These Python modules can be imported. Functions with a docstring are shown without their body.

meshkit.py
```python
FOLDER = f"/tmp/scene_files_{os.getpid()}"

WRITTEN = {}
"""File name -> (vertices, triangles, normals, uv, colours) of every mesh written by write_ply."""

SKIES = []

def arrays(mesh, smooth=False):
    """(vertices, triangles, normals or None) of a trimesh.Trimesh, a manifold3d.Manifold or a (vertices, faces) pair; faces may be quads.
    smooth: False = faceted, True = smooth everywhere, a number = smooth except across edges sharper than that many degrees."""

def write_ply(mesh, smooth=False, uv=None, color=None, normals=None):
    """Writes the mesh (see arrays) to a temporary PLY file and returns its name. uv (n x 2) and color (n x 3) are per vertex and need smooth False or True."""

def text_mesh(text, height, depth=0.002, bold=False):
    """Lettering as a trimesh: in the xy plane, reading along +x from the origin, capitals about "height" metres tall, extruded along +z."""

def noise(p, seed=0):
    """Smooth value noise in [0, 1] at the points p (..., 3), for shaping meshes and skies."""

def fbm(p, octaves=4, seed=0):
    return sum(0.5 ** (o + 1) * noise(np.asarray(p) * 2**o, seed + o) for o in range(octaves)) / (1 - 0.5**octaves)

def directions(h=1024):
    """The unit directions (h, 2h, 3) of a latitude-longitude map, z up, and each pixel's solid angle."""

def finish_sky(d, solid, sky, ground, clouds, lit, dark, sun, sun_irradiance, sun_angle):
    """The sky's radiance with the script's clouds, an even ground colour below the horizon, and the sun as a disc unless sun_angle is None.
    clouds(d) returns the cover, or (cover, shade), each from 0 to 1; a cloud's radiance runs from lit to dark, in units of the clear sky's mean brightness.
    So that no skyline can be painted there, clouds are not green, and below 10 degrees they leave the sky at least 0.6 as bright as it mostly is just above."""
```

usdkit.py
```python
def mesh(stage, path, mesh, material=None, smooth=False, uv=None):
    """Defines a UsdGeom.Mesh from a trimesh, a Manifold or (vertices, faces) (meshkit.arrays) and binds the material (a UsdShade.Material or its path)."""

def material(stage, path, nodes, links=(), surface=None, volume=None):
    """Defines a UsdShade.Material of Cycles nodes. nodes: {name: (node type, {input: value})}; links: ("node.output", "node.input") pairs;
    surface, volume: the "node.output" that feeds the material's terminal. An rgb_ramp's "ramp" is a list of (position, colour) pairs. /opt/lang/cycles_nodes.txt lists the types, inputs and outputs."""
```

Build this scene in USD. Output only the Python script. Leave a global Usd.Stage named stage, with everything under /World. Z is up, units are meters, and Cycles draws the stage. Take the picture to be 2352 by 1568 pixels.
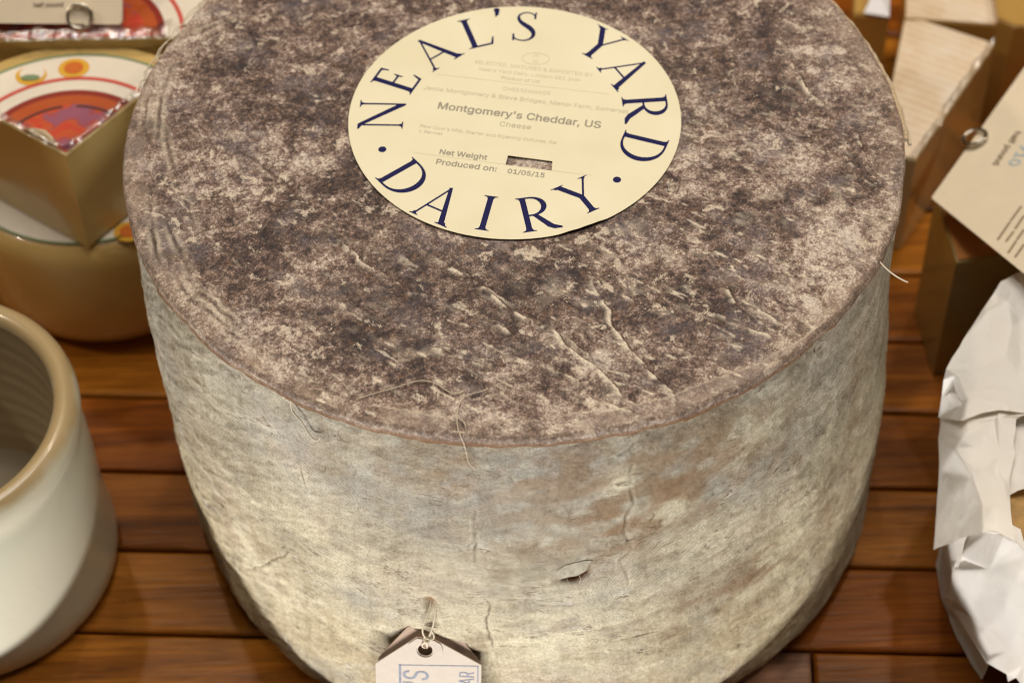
import math, random, numpy as np, trimesh, usdkit, meshkit
from pxr import Usd, UsdGeom, UsdLux, UsdShade, Gf, Sdf, Vt
from shapely.geometry import Polygon, Point, LineString, box
from shapely import affinity
from shapely.ops import unary_union
random.seed(7); rng = np.random.default_rng(7)
stage = Usd.Stage.CreateInMemory()
UsdGeom.SetStageUpAxis(stage, 'Z'); UsdGeom.SetStageMetersPerUnit(stage, 1.0)
UsdGeom.Xform.Define(stage, '/World'); UsdGeom.Scope.Define(stage, '/World/Looks')

# ---------------------------------------------------------------- camera
PITCH, ROLL, EYE = .8694, -.0262, np.array([-.0029, -.6443, .8280])
FPX, CX, CY = 5000., 1176., 784.          # focal length and centre, in pixels of a 2352 x 1568 frame
FWD = np.array([0, math.cos(PITCH), -math.sin(PITCH)]); _r = np.array([1., 0, 0]); _u = np.cross(_r, FWD)
RT = math.cos(ROLL)*_r + math.sin(ROLL)*_u; UP = -math.sin(ROLL)*_r + math.cos(ROLL)*_u
cam = UsdGeom.Camera.Define(stage, '/World/camera')
cam.AddTransformOp().Set(Gf.Matrix4d(*RT, 0, *UP, 0, *(-FWD), 0, *EYE, 1))
cam.CreateHorizontalApertureAttr(36.); cam.CreateVerticalApertureAttr(36.*682/1024)
cam.CreateFocalLengthAttr(FPX/2352*36); cam.CreateClippingRangeAttr(Gf.Vec2f(.05, 50))
cam.CreateFStopAttr(8.5); cam.CreateFocusDistanceAttr(.842)
cam.CreateExposureAttr(0.)

# ---------------------------------------------------------------- lamps of the shop, with added unseen ones
def lamp(name, pos, target, w, h, intensity, color):
    l = UsdLux.RectLight.Define(stage, '/World/'+name)
    z = np.array(pos, float)-np.array(target, float); z /= np.linalg.norm(z)
    x = np.cross([0, 0, 1.] if abs(z[2]) < .99 else [0, 1., 0], z); x /= np.linalg.norm(x); y = np.cross(z, x)
    l.AddTransformOp().Set(Gf.Matrix4d(*x, 0, *y, 0, *z, 0, *pos, 1))
    l.CreateWidthAttr(w); l.CreateHeightAttr(h); l.CreateIntensityAttr(intensity); l.CreateColorAttr(Gf.Vec3f(*color))
    return l
LOW, TOP, FILL, SPOT = 108., 6.7, .05, 390.
lamp('window_light', (-.5, -2.0, -1.06), (0, 0, .08), 1.7, .16, LOW, (1., .97, .915))  # unseen source, set low in front so the table edge cuts its light
lamp('ceiling_light', (.05, .05, 1.9), (0, .05, .1), 1.0, .8, TOP, (1., .96, .90))
lamp('room_light', (.3, -1.6, 2.2), (0, 0, .1), 2.4, 1.2, FILL, (1., .93, .85))
for i, p in enumerate([(-.5, .75, 1.9), (.08, 1.0, 2.0), (.55, .7, 1.9), (1.0, .2, 1.3), (-1.15, -.1, 1.35)]):  # last two added, unseen: brighten the right wedge and the left wheels
    s = UsdLux.SphereLight.Define(stage, f'/World/spot_lamp{"" if not i else "_%03d" % i}')
    s.AddTranslateOp().Set(Gf.Vec3d(*p)); s.CreateRadiusAttr(.035); s.CreateIntensityAttr(SPOT); s.CreateColorAttr(Gf.Vec3f(1, .86, .67))

# ---------------------------------------------------------------- helpers
def ray(x, y):
    d = FWD+(x-CX)/FPX*RT-(y-CY)/FPX*UP
    return d/np.linalg.norm(d)
def P(x, y, z):                       # the point at height z seen at that place of the frame
    d = ray(x, y); return EYE+d*(z-EYE[2])/d[2]
def PL(x, y, p0, n):
    d = ray(x, y); n = np.asarray(n, float); return EYE+d*(np.dot(np.asarray(p0)-EYE, n)/np.dot(d, n))
used = {}
def numbered(parent, name):
    k = (parent, name); c = used.get(k, 0); used[k] = c+1
    return f'{parent}/{name}' + ('' if c == 0 else f'_{c:03d}')
def tag(prim, label=None, cat=None, group=None, kind=None):
    for k, v in (('label', label), ('category', cat), ('group', group), ('kind', kind)):
        if v: prim.SetCustomDataByKey(k, v)
    return prim
def thing(name, label, cat, group=None, loc=None, rotz=0):
    x = UsdGeom.Xform.Define(stage, numbered('/World', name))
    if loc is not None: x.AddTranslateOp().Set(Gf.Vec3d(*map(float, loc)))
    if rotz: x.AddRotateZOp().Set(rotz)
    return tag(x.GetPrim(), label, cat, group)
def part(parent, name, mesh, mat, smooth=35, label=None, kind=None, prim=None):
    path = numbered(str(parent.GetPath()) if parent else '/World', name)
    m = usdkit.mesh(stage, path, mesh, mat, smooth)
    for k, v in (prim or {}).items():
        UsdGeom.PrimvarsAPI(m).CreatePrimvar(k, Sdf.ValueTypeNames.FloatArray, 'vertex').Set(Vt.FloatArray.FromNumpy(np.asarray(v, np.float32)))
    return tag(m.GetPrim(), label, kind=kind)
def mat(name, nodes, links=(), surface='p.BSDF'):
    return usdkit.material(stage, '/World/Looks/'+name, nodes, links, surface=surface)
def plain(name, col, rough=.5, noise=0, scale=60, **kw):
    if not noise: return mat(name, {'p': ('principled_bsdf', dict(base_color=col, roughness=rough, **kw))})
    lo, hi = [tuple(c*k for c in col) for k in (1-noise, 1+noise)]
    return mat(name, {'g': ('geometry', {}), 'n': ('noise_texture', dict(scale=scale, detail=6, roughness=.6)),
                      'r': ('rgb_ramp', dict(ramp=[(.3, lo), (.7, hi)])), 'b': ('bump', dict(strength=.15, distance=.001)),
                      'p': ('principled_bsdf', dict(roughness=rough, **kw))},
               [('g.position', 'n.vector'), ('n.fac', 'r.fac'), ('r.color', 'p.base_color'), ('n.fac', 'b.height'), ('b.normal', 'p.normal')])
def tube(pts, r, n=6):
    pts = np.asarray(pts, float); V = []; F = []
    for i, p in enumerate(pts):
        t = pts[min(i+1, len(pts)-1)]-pts[max(i-1, 0)]; t /= np.linalg.norm(t)+1e-12
        a = np.cross(t, [.3, .2, .93]); a /= np.linalg.norm(a); b = np.cross(t, a); rr = r if np.ndim(r) == 0 else r[i]
        for k in range(n): V.append(p+rr*(math.cos(2*math.pi*k/n)*a+math.sin(2*math.pi*k/n)*b))
    for i in range(len(pts)-1):
        for k in range(n):
            q = (k+1) % n; F += [[i*n+k, i*n+q, (i+1)*n+q], [i*n+k, (i+1)*n+q, (i+1)*n+k]]
    c0, c1 = len(V), len(V)+1; V += [pts[0], pts[-1]]
    for k in range(n): F += [[c0, (k+1) % n, k], [c1, (len(pts)-1)*n+k, (len(pts)-1)*n+(k+1) % n]]
    return trimesh.Trimesh(np.array(V), np.array(F), process=False)
def spline(pts, m=8):
    from scipy.interpolate import CubicSpline
    pts = np.asarray(pts, float); s = np.r_[0, np.cumsum(np.linalg.norm(np.diff(pts, axis=0), axis=1))]
    return CubicSpline(s, pts)(np.linspace(0, s[-1], m*(len(pts)-1)+1))
def sheet(poly, z0, th, edge=None):   # flat extruded polygon(s) from z0 upwards
    gs = getattr(poly, 'geoms', [poly])
    m = trimesh.util.concatenate([trimesh.creation.extrude_polygon(g, th, engine='earcut') for g in gs if g.geom_type == 'Polygon' and g.area > 0])
    if edge:
        v, f = trimesh.remesh.subdivide_to_size(m.vertices, m.faces, edge, max_iter=14); m = trimesh.Trimesh(v, f, process=False)
    m.apply_translation([0, 0, z0]); return m
def lathe(prof, n=96, arc=None):
    prof = np.asarray(prof, float); full = arc is None; t = np.linspace(0, 2*np.pi, n, endpoint=False) if full else np.linspace(arc[0], arc[1], n)
    V = np.stack([prof[None, :, 0]*np.cos(t)[:, None], prof[None, :, 0]*np.sin(t)[:, None], np.broadcast_to(prof[None, :, 1], (n, len(prof)))], -1).reshape(-1, 3)
    return V, grid_faces(n, len(prof), full)
def grid_faces(n, m, wrap):
    i, j = np.meshgrid(np.arange(n if wrap else n-1), np.arange(m-1), indexing='ij'); i2 = (i+1) % n
    a, b, c, d = i*m+j, i2*m+j, i2*m+j+1, i*m+j+1
    return np.concatenate([np.stack([a, b, c], -1).reshape(-1, 3), np.stack([a, c, d], -1).reshape(-1, 3)])
def hull_prism(poly, z0, z1, b=.003, bb=.001):   # convex block with softened edges
    pts = []
    for inset, z in ((bb, z0), (0, z0+bb), (0, z1-b), (b*.3, z1-b*.3), (b, z1)):
        pts += [(x, y, z) for x, y in poly.buffer(-inset, join_style=1).exterior.coords] if inset else [(x, y, z) for x, y in poly.exterior.coords]
    return trimesh.convex.convex_hull(np.array(pts))
def frame(o, ex, ey):
    ex = np.asarray(ex, float)/np.linalg.norm(ex); ez = np.cross(ex, ey); ez /= np.linalg.norm(ez); ey = np.cross(ez, ex)
    M = np.eye(4); M[:3, 0], M[:3, 1], M[:3, 2], M[:3, 3] = ex, ey, ez, o; return M

# ---------------------------------------------------------------- the tabletop of varnished planks
def wood(name, cols, seed):
    return mat(name, {'t': ('texture_coordinate', {}), 'oi': ('object_info', {}), 'sh': ('vector_math', dict(math_type='multiply', vector2=(37., 11., 23.))),
        'ad': ('vector_math', dict(math_type='add')), 'm': ('mapping', dict(scale=(3.2, 46, 46), location=(seed*1.7, seed, 0))),
        'n': ('noise_texture', dict(scale=1.5, detail=9, roughness=.68, distortion=.7)), 'r': ('rgb_ramp', dict(ramp=[(.28, cols[0]), (.5, cols[1]), (.74, cols[2])])),
        'm2': ('mapping', dict(scale=(25, 420, 420))), 'n2': ('noise_texture', dict(scale=1., detail=4, roughness=.6)),
        'r2': ('rgb_ramp', dict(ramp=[(.35, (.62, .6, .58)), (.6, (1.05, 1.05, 1.05))])), 'mx': ('mix_color', dict(blend_type='multiply', fac=.8)),
        'n3': ('noise_texture', dict(scale=14., detail=5)), 'r3': ('rgb_ramp', dict(ramp=[(.35, (.6, .58, .56)), (.65, (1.1, 1.1, 1.1))])), 'mx2': ('mix_color', dict(blend_type='multiply', fac=.7)),
        'rr': ('map_range', dict(from_min=.3, from_max=.7, to_min=.22, to_max=.40)),
        'b': ('bump', dict(strength=.25, distance=.0006)), 'p': ('principled_bsdf', dict(roughness=.3, specular_ior_level=.16))},
        [('oi.random', 'sh.vector1'), ('t.object', 'ad.vector1'), ('sh.vector', 'ad.vector2'), ('ad.vector', 'm.vector'), ('m.vector', 'n.vector'), ('n.fac', 'r.fac'),
         ('ad.vector', 'm2.vector'), ('m2.vector', 'n2.vector'), ('n2.fac', 'r2.fac'), ('r.color', 'mx.a'), ('r2.color', 'mx.b'),
         ('ad.vector', 'n3.vector'), ('n3.fac', 'r3.fac'), ('n3.fac', 'rr.value'), ('rr.result', 'p.roughness'), ('mx.result', 'mx2.a'), ('r3.color', 'mx2.b'),
         ('mx2.result', 'p.base_color'), ('n2.fac', 'b.height'), ('b.normal', 'p.normal')])
WOODS = [wood('wood_orange', [(.13, .036, .004), (.40, .135, .013), (.60, .24, .03)], 1), wood('wood_brown', [(.085, .023, .003), (.28, .086, .009), (.46, .165, .019)], 2),
         wood('wood_red', [(.09, .022, .003), (.30, .082, .008), (.46, .15, .016)], 3), wood('wood_pale', [(.15, .07, .04), (.27, .135, .08), (.38, .2, .13)], 4)]
TA = -.061; TDIR = np.array([math.cos(TA), math.sin(TA)]); TN = np.array([-TDIR[1], TDIR[0]])
T0 = np.array([-.2117, .028])
table = thing('wooden_table', 'varnished orange-brown tabletop of narrow wooden planks under all the cheeses', 'table')
pitch = .0451
def plank(k, a, b, m, wd=None):
    w = wd or pitch-.0017; L = b-a-.0012
    g = trimesh.creation.box([L, w, .026]); 
    g = trimesh.convex.convex_hull(np.vstack([g.vertices*np.array([1, 1, 1]) - np.array([0, 0, 0])*1 if False else
        np.array([(sx*(L/2-c1), sy*(w/2-c1), z) for sx in (-1, 1) for sy in (-1, 1) for c1, z in ((.0, -.026), (.0, -.0016), (.0007, -.0005), (.0018, 0))])]))
    M = np.eye(4); M[:2, 0] = TDIR; M[:2, 1] = TN; M[:2, 3] = T0+TDIR*((a+b)/2)+TN*(pitch*(k+.5) if wd is None else pitch*(k+1)-.0007-wd/2); M[2, 3] = -.0003*random.random()
    g.apply_transform(M); part(table, 'plank', g, m, False)
plank(-5, -.5, 1.0, WOODS[1], .016)
for k in range(-4, 14):
    cuts = {-4: [.24, .347], -3: [.22, .66], -2: [.2, .68], -1: [.21, .7], 0: [.25], 1: [.2, .6], 2: [.3]}.get(k, [random.uniform(-.1, .2), random.uniform(.35, .6)])
    xs = [-.5]+cuts+[1.0]
    for i in range(len(xs)-1):
        m = random.choices(WOODS[:3], [3, 3, 2])[0]
        if k == -4 and i == 1: m = WOODS[3]
        plank(k, xs[i], xs[i+1], m)
g = trimesh.creation.box([1.5, pitch*17.6, .02]); M = np.eye(4); M[:2, 0] = TDIR; M[:2, 1] = TN; M[:2, 3] = T0+TDIR*.25+TN*(pitch*5.0); M[2, 3] = -.0375; g.apply_transform(M)
part(table, 'underboard', g, plain('dark_wood', (.02, .008, .004), .7), False)

# ---------------------------------------------------------------- the big cloth-bound cheddar
H, R = .198, .160
def attr(n): return ('attribute', dict(attribute=n))
def seg_field(pts, lines, reach):
    """per line: (distance, signed side, position along 0..1) for points near it"""
    out = []
    for L in lines:
        L = np.asarray(L, float); best = np.full(len(pts), 9.); side = np.zeros(len(pts)); along = np.zeros(len(pts))
        lo, hi = L.min(0)-reach, L.max(0)+reach
        near = np.nonzero(((pts > lo) & (pts < hi)).all(1))[0]; q = pts[near]
        tot = np.linalg.norm(np.diff(L, axis=0), axis=1).sum(); acc = 0
        for a, b in zip(L[:-1], L[1:]):
            d = b-a; ln = np.linalg.norm(d); t = np.clip(((q-a)@d)/(ln*ln+1e-15), 0, 1); e = q-(a+t[:, None]*d); dd = np.linalg.norm(e, axis=1)
            s = np.sign(d[0]*e[:, 1]-d[1]*e[:, 0]); up = dd < best[near]
            best[near[up]] = dd[up]; side[near[up]] = s[up]; along[near[up]] = (acc+t[up]*ln)/tot; acc += ln
        out.append((best, side, along))
    return out
def wig(L, amp, n=10, seed=0, plane=True):
    L = np.asarray(L, float); out = []
    for a, b in zip(L[:-1], L[1:]):
        out += [a+(b-a)*t for t in np.linspace(0, 1, n, endpoint=False)]
    out = np.array(out+[L[-1]]); q = np.c_[out/amp/3, np.zeros(len(out))]
    out[1:-1] += (np.stack([meshkit.fbm(q, 3, seed), meshkit.fbm(q+9.3, 3, seed+5)], -1)-.5)[1:-1]*amp*2
    return out
def top_macro(x, y):                  # gentle shape of the top face
    p = np.stack([x*9, y*9, 0*x], -1)
    return H+.0003+.0022*(meshkit.fbm(p, 2, 3)-.5)+.0015*(1-(x*x+y*y)/R**2)
def rim_r(t):                         # uneven outline
    p = np.stack([np.cos(t)*2.2, np.sin(t)*2.2, 0*t], -1)
    return R+.0035*(meshkit.fbm(p, 3, 11)-.5)+.0007*(meshkit.noise(p*9, 4)-.5)
# creases in the cloth of the top face
CR = [[(1362, 660), (1385, 700), (1413, 770), (1465, 825), (1500, 870), (1540, 905), (1560, 945)], [(1075, 640), (1130, 690), (1200, 735), (1270, 770), (1340, 835), (1400, 890), (1440, 925), (1470, 950)],
      [(1300, 780), (1360, 840), (1400, 870)], [(1225, 830), (1290, 865), (1330, 890)], [(880, 640), (930, 665), (985, 695)], [(1090, 735), (1150, 760), (1210, 800)],
      [(1640, 730), (1720, 760), (1790, 800)], [(1690, 690), (1760, 730), (1830, 775)], [(1800, 690), (1840, 730), (1870, 765)], [(1650, 640), (1690, 700), (1720, 740)],
      [(1870, 640), (1880, 700), (1900, 730)], [(700, 470), (640, 420), (560, 360), (520, 320)], [(1000, 600), (1100, 660), (1180, 710)], [(780, 560), (830, 610), (880, 640)],
      [(1810, 130), (1850, 210), (1905, 260)], [(1960, 300), (1980, 350), (1990, 380)], [(1380, 930), (1440, 955), (1490, 965)], [(980, 800), (1050, 835), (1120, 850)]]
FOLD = [[(345, 470), (352, 540), (360, 590), (375, 640)], [(385, 500), (400, 560), (440, 640)], [(405, 645), (440, 700), (520, 760), (560, 800)], [(430, 650), (500, 720), (570, 780)],
        [(380, 310), (400, 400), (430, 470), (455, 560)], [(440, 90), (520, 60), (590, 40)], [(360, 160), (345, 230), (330, 300)], [(400, 150), (375, 220), (365, 330)]]
HEMS = [[(1250, 965), (1400, 955), (1510, 930), (1560, 912), (1640, 880), (1740, 845), (1850, 785), (1920, 720)], [(880, 945), (960, 960), (1040, 975), (1060, 985)]]
CREAM = [(1215, 382, 60, .9), (1905, 620, 85, 1.), (1950, 540, 60, .8), (1840, 700, 70, .8), (1720, 850, 40, .6), (1850, 90, 70, .55), (1900, 170, 60, .5), (1620, 400, 70, .55), (1780, 360, 70, .5), (1870, 440, 60, .5),
         (560, 340, 55, .55), (640, 350, 60, .65), (700, 180, 40, .5), (720, 400, 80, .45), (600, 470, 50, .35), (480, 420, 50, .35), (590, 760, 60, .5), (480, 690, 50, .5), (1100, 560, 70, .5),
         (1480, 840, 35, .7), (1380, 830, 40, .5), (1440, 770, 25, .5), (450, 60, 60, .35), (1250, 960, 90, .6), (1450, 950, 60, .6), (1040, 960, 70, .5), (640, 880, 60, .6), (740, 640, 60, .3), (830, 110, 40, .4), (1560, 600, 80, .3)]
DARK = [(1000, 650, 130, .8), (1250, 640, 120, .7), (700, 250, 110, .8), (800, 450, 90, .9), (900, 780, 110, .7), (1150, 780, 140, .7), (1600, 780, 120, .7), (1700, 620, 130, .5), (620, 600, 100, .6), (560, 660, 70, .6),
        (500, 180, 60, .6), (700, 60, 160, .7), (1480, 40, 130, .6), (1650, 170, 100, .7), (1760, 230, 60, .6), (1700, 480, 110, .5), (1990, 400, 60, .4), (860, 610, 80, .5), (1400, 560, 60, .5), (1040, 860, 90, .6), (760, 780, 80, .6), (1620, 700, 80, .6)]
pz = lambda L: [P(x, y, H-.002)[:2] for x, y in L]
CRW, FOW, HEW = [wig(pz(L), .0022, 6, i) for i, L in enumerate(CR)], [wig(pz(L), .0012, 6, 40+i) for i, L in enumerate(FOLD)], [wig(pz(L), .0010, 6, 70+i) for i, L in enumerate(HEMS)]
nt = 1500
th_ = np.linspace(0, 2*np.pi, nt, endpoint=False)
# profile of the cap: flat face (u = fraction of the face), then the rounded hem
nf = 235; uf = (np.linspace(0.004, 1, nf))**.82
rimr = rim_r(th_)
face_r = uf[None]*(rimr[:, None]-.0022)
X, Y = face_r*np.cos(th_)[:, None], face_r*np.sin(th_)[:, None]
Z = top_macro(X, Y)
def top_detail(x, y):
    shp = x.shape; q = np.stack([x.ravel(), y.ravel()], -1); q3 = np.c_[q, np.zeros(len(q))]
    h = .0016*(meshkit.fbm(q3*45, 3, 21)-.5)+.0013*(meshkit.fbm(q3*230, 4, 22)-.5)
    a = math.radians(-33); u, v = q[:, 0]*math.cos(a)+q[:, 1]*math.sin(a), -q[:, 0]*math.sin(a)+q[:, 1]*math.cos(a)
    st = np.clip((q[:, 0]*.6-q[:, 1]+.0)*9, 0, 1)     # drag wrinkles, stronger towards the front right
    wr = meshkit.fbm(np.stack([u*35, v*260, 0*u], -1), 3, 23); h += .0003*st*((1-np.abs(2*wr-1)*2.6).clip(0, 1))*(meshkit.fbm(q3*60, 3, 24)*2.4-.6).clip(0, 1)
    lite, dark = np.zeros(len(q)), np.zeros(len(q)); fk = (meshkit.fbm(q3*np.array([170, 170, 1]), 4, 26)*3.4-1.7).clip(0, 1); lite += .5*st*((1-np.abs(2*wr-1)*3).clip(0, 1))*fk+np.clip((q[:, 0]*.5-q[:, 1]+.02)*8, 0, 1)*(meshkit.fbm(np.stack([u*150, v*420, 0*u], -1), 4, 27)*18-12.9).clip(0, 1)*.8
    for i, (d, s, al) in enumerate(seg_field(q, CRW, .008)):
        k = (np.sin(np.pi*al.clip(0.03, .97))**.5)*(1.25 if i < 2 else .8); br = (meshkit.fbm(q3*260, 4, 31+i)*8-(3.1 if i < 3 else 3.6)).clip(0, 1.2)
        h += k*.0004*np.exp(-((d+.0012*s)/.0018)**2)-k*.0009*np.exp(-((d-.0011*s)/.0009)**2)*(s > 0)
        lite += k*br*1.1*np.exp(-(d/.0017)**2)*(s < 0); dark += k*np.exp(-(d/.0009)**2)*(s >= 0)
    for d, s, al in seg_field(q, FOW, .006):
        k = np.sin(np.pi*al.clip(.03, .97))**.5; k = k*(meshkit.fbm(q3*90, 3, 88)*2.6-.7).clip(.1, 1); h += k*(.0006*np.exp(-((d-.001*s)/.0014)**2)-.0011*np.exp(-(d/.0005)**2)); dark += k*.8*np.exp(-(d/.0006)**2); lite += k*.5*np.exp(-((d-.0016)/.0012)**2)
    hem = np.zeros(len(q))
    for d, s, al in seg_field(q, HEW, .02):
        k = np.minimum(al*8, (1-al)*8).clip(0, 1); out = (s < 0); h += k*np.where(out, .0009*np.exp(-(d/.012)**4), 0); hem = np.maximum(hem, k*out*np.exp(-(d/.013)**6)); lite += k*.5*np.exp(-(d/.0006)**2)
    cr = np.zeros(len(q)); dk = np.zeros(len(q)); nz = meshkit.fbm(q3*130, 4, 61)
    for L, acc, z in ((CREAM, cr, 1), (DARK, dk, 1)):
        for x0, y0, rad, w in L:
            c = P(x0, y0, H-.002)[:2]; r2 = rad/5300*1.15; e = q-c; acc += w*np.exp(-((e[:, 0]/r2)**2+(e[:, 1]/(r2*1.1))**2))
    cr *= (nz*2.6-.55).clip(0, 1.4); dk *= (nz*1.2+.3)
    return [a.reshape(shp) for a in (h, lite.clip(0, 1), dark.clip(0, 1), hem, cr.clip(0, 1), dk.clip(0, 1))]
h, lite, dark, hem, crm, drk = top_detail(X, Y)
LBL_C, LBL_R = np.array([.0006, .0075]), .0688
under = np.clip((np.hypot(X-LBL_C[0], Y-LBL_C[1])-LBL_R)/.004, 0, 1)     # pressed flat below the paper label
Z = Z+np.where(h > 0, h*under, h)-.0004*(1-under)
edge = (np.clip((uf[None]-.90)/.10, 0, 1)+0*X)*(.35+.75*(meshkit.fbm(np.stack([X*70, Y*70, 0*X], -1), 4, 90)*2.4-.75).clip(0, 1))
# hem: round over and hang a few millimetres down the side
na = 8; hl = 10
lip = .0033+.0024*(meshkit.fbm(np.stack([np.cos(th_)*6, np.sin(th_)*6, 0*th_], -1), 4, 77)-.5)+.004*np.clip(np.cos(th_-math.radians(-75)), 0, 1)**6*0
rr, zz, ee, lp = [], [], [], []
z0 = Z[:, -1]
for k in range(1, na+1):
    a = k/na*math.pi/2; rr.append(rimr-.0022+.0022*math.sin(a)); zz.append(z0-.0022*(1-math.cos(a))); ee.append(np.full(nt, .75)); lp.append(np.zeros(nt))
for k in range(1, hl+1):
    t = k/hl; rr.append(rimr+.0003*math.sin(t*3)-.0003*t); zz.append(z0-.0022-lip*t); ee.append(np.full(nt, .75)); lp.append(np.full(nt, t**.5))
for rin, dz in ((-.0006, -.0003), (-.0030, .0002)):
    rr.append(rimr+rin); zz.append(z0-.0022-lip+dz); ee.append(np.full(nt, .75)); lp.append(np.ones(nt))
rr, zz, ee, lp = [np.stack(a, 1) for a in (rr, zz, ee, lp)]
fz = meshkit.fbm(np.stack([rr*np.cos(th_)[:, None]*150, rr*np.sin(th_)[:, None]*150, zz*150], -1), 3, 5)-.5
rr = rr+.0012*fz*np.minimum(1, np.arange(1, rr.shape[1]+1)/5)
X = np.concatenate([X, rr*np.cos(th_)[:, None]], 1); Y = np.concatenate([Y, rr*np.sin(th_)[:, None]], 1); Z = np.concatenate([Z, zz], 1)
ex = lambda a, v=0.: np.concatenate([a, v+np.zeros(rr.shape)], 1)
edge, lite, dark, hem, crm, drk = np.concatenate([edge, ee], 1), ex(lite), ex(dark), ex(hem), ex(crm), ex(drk)
lipf = np.concatenate([np.zeros((nt, nf)), lp], 1)
m_ = X.shape[1]
capV = np.stack([X, Y, Z], -1).reshape(-1, 3); capF = grid_faces(nt, m_, True)
ctr = len(capV); capV = np.vstack([capV, [0, 0, Z[:, 0].mean()]]); capF = np.vstack([capF, np.stack([np.full(nt, ctr), np.arange(nt)*m_, (np.arange(nt)+1) % nt*m_], -1)])
capF = capF[:, ::-1] if np.cross(capV[capF[5000, 1]]-capV[capF[5000, 0]], capV[capF[5000, 2]]-capV[capF[5000, 0]])[2] < 0 else capF
app = lambda a: np.r_[a.ravel(), 0.]

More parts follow.
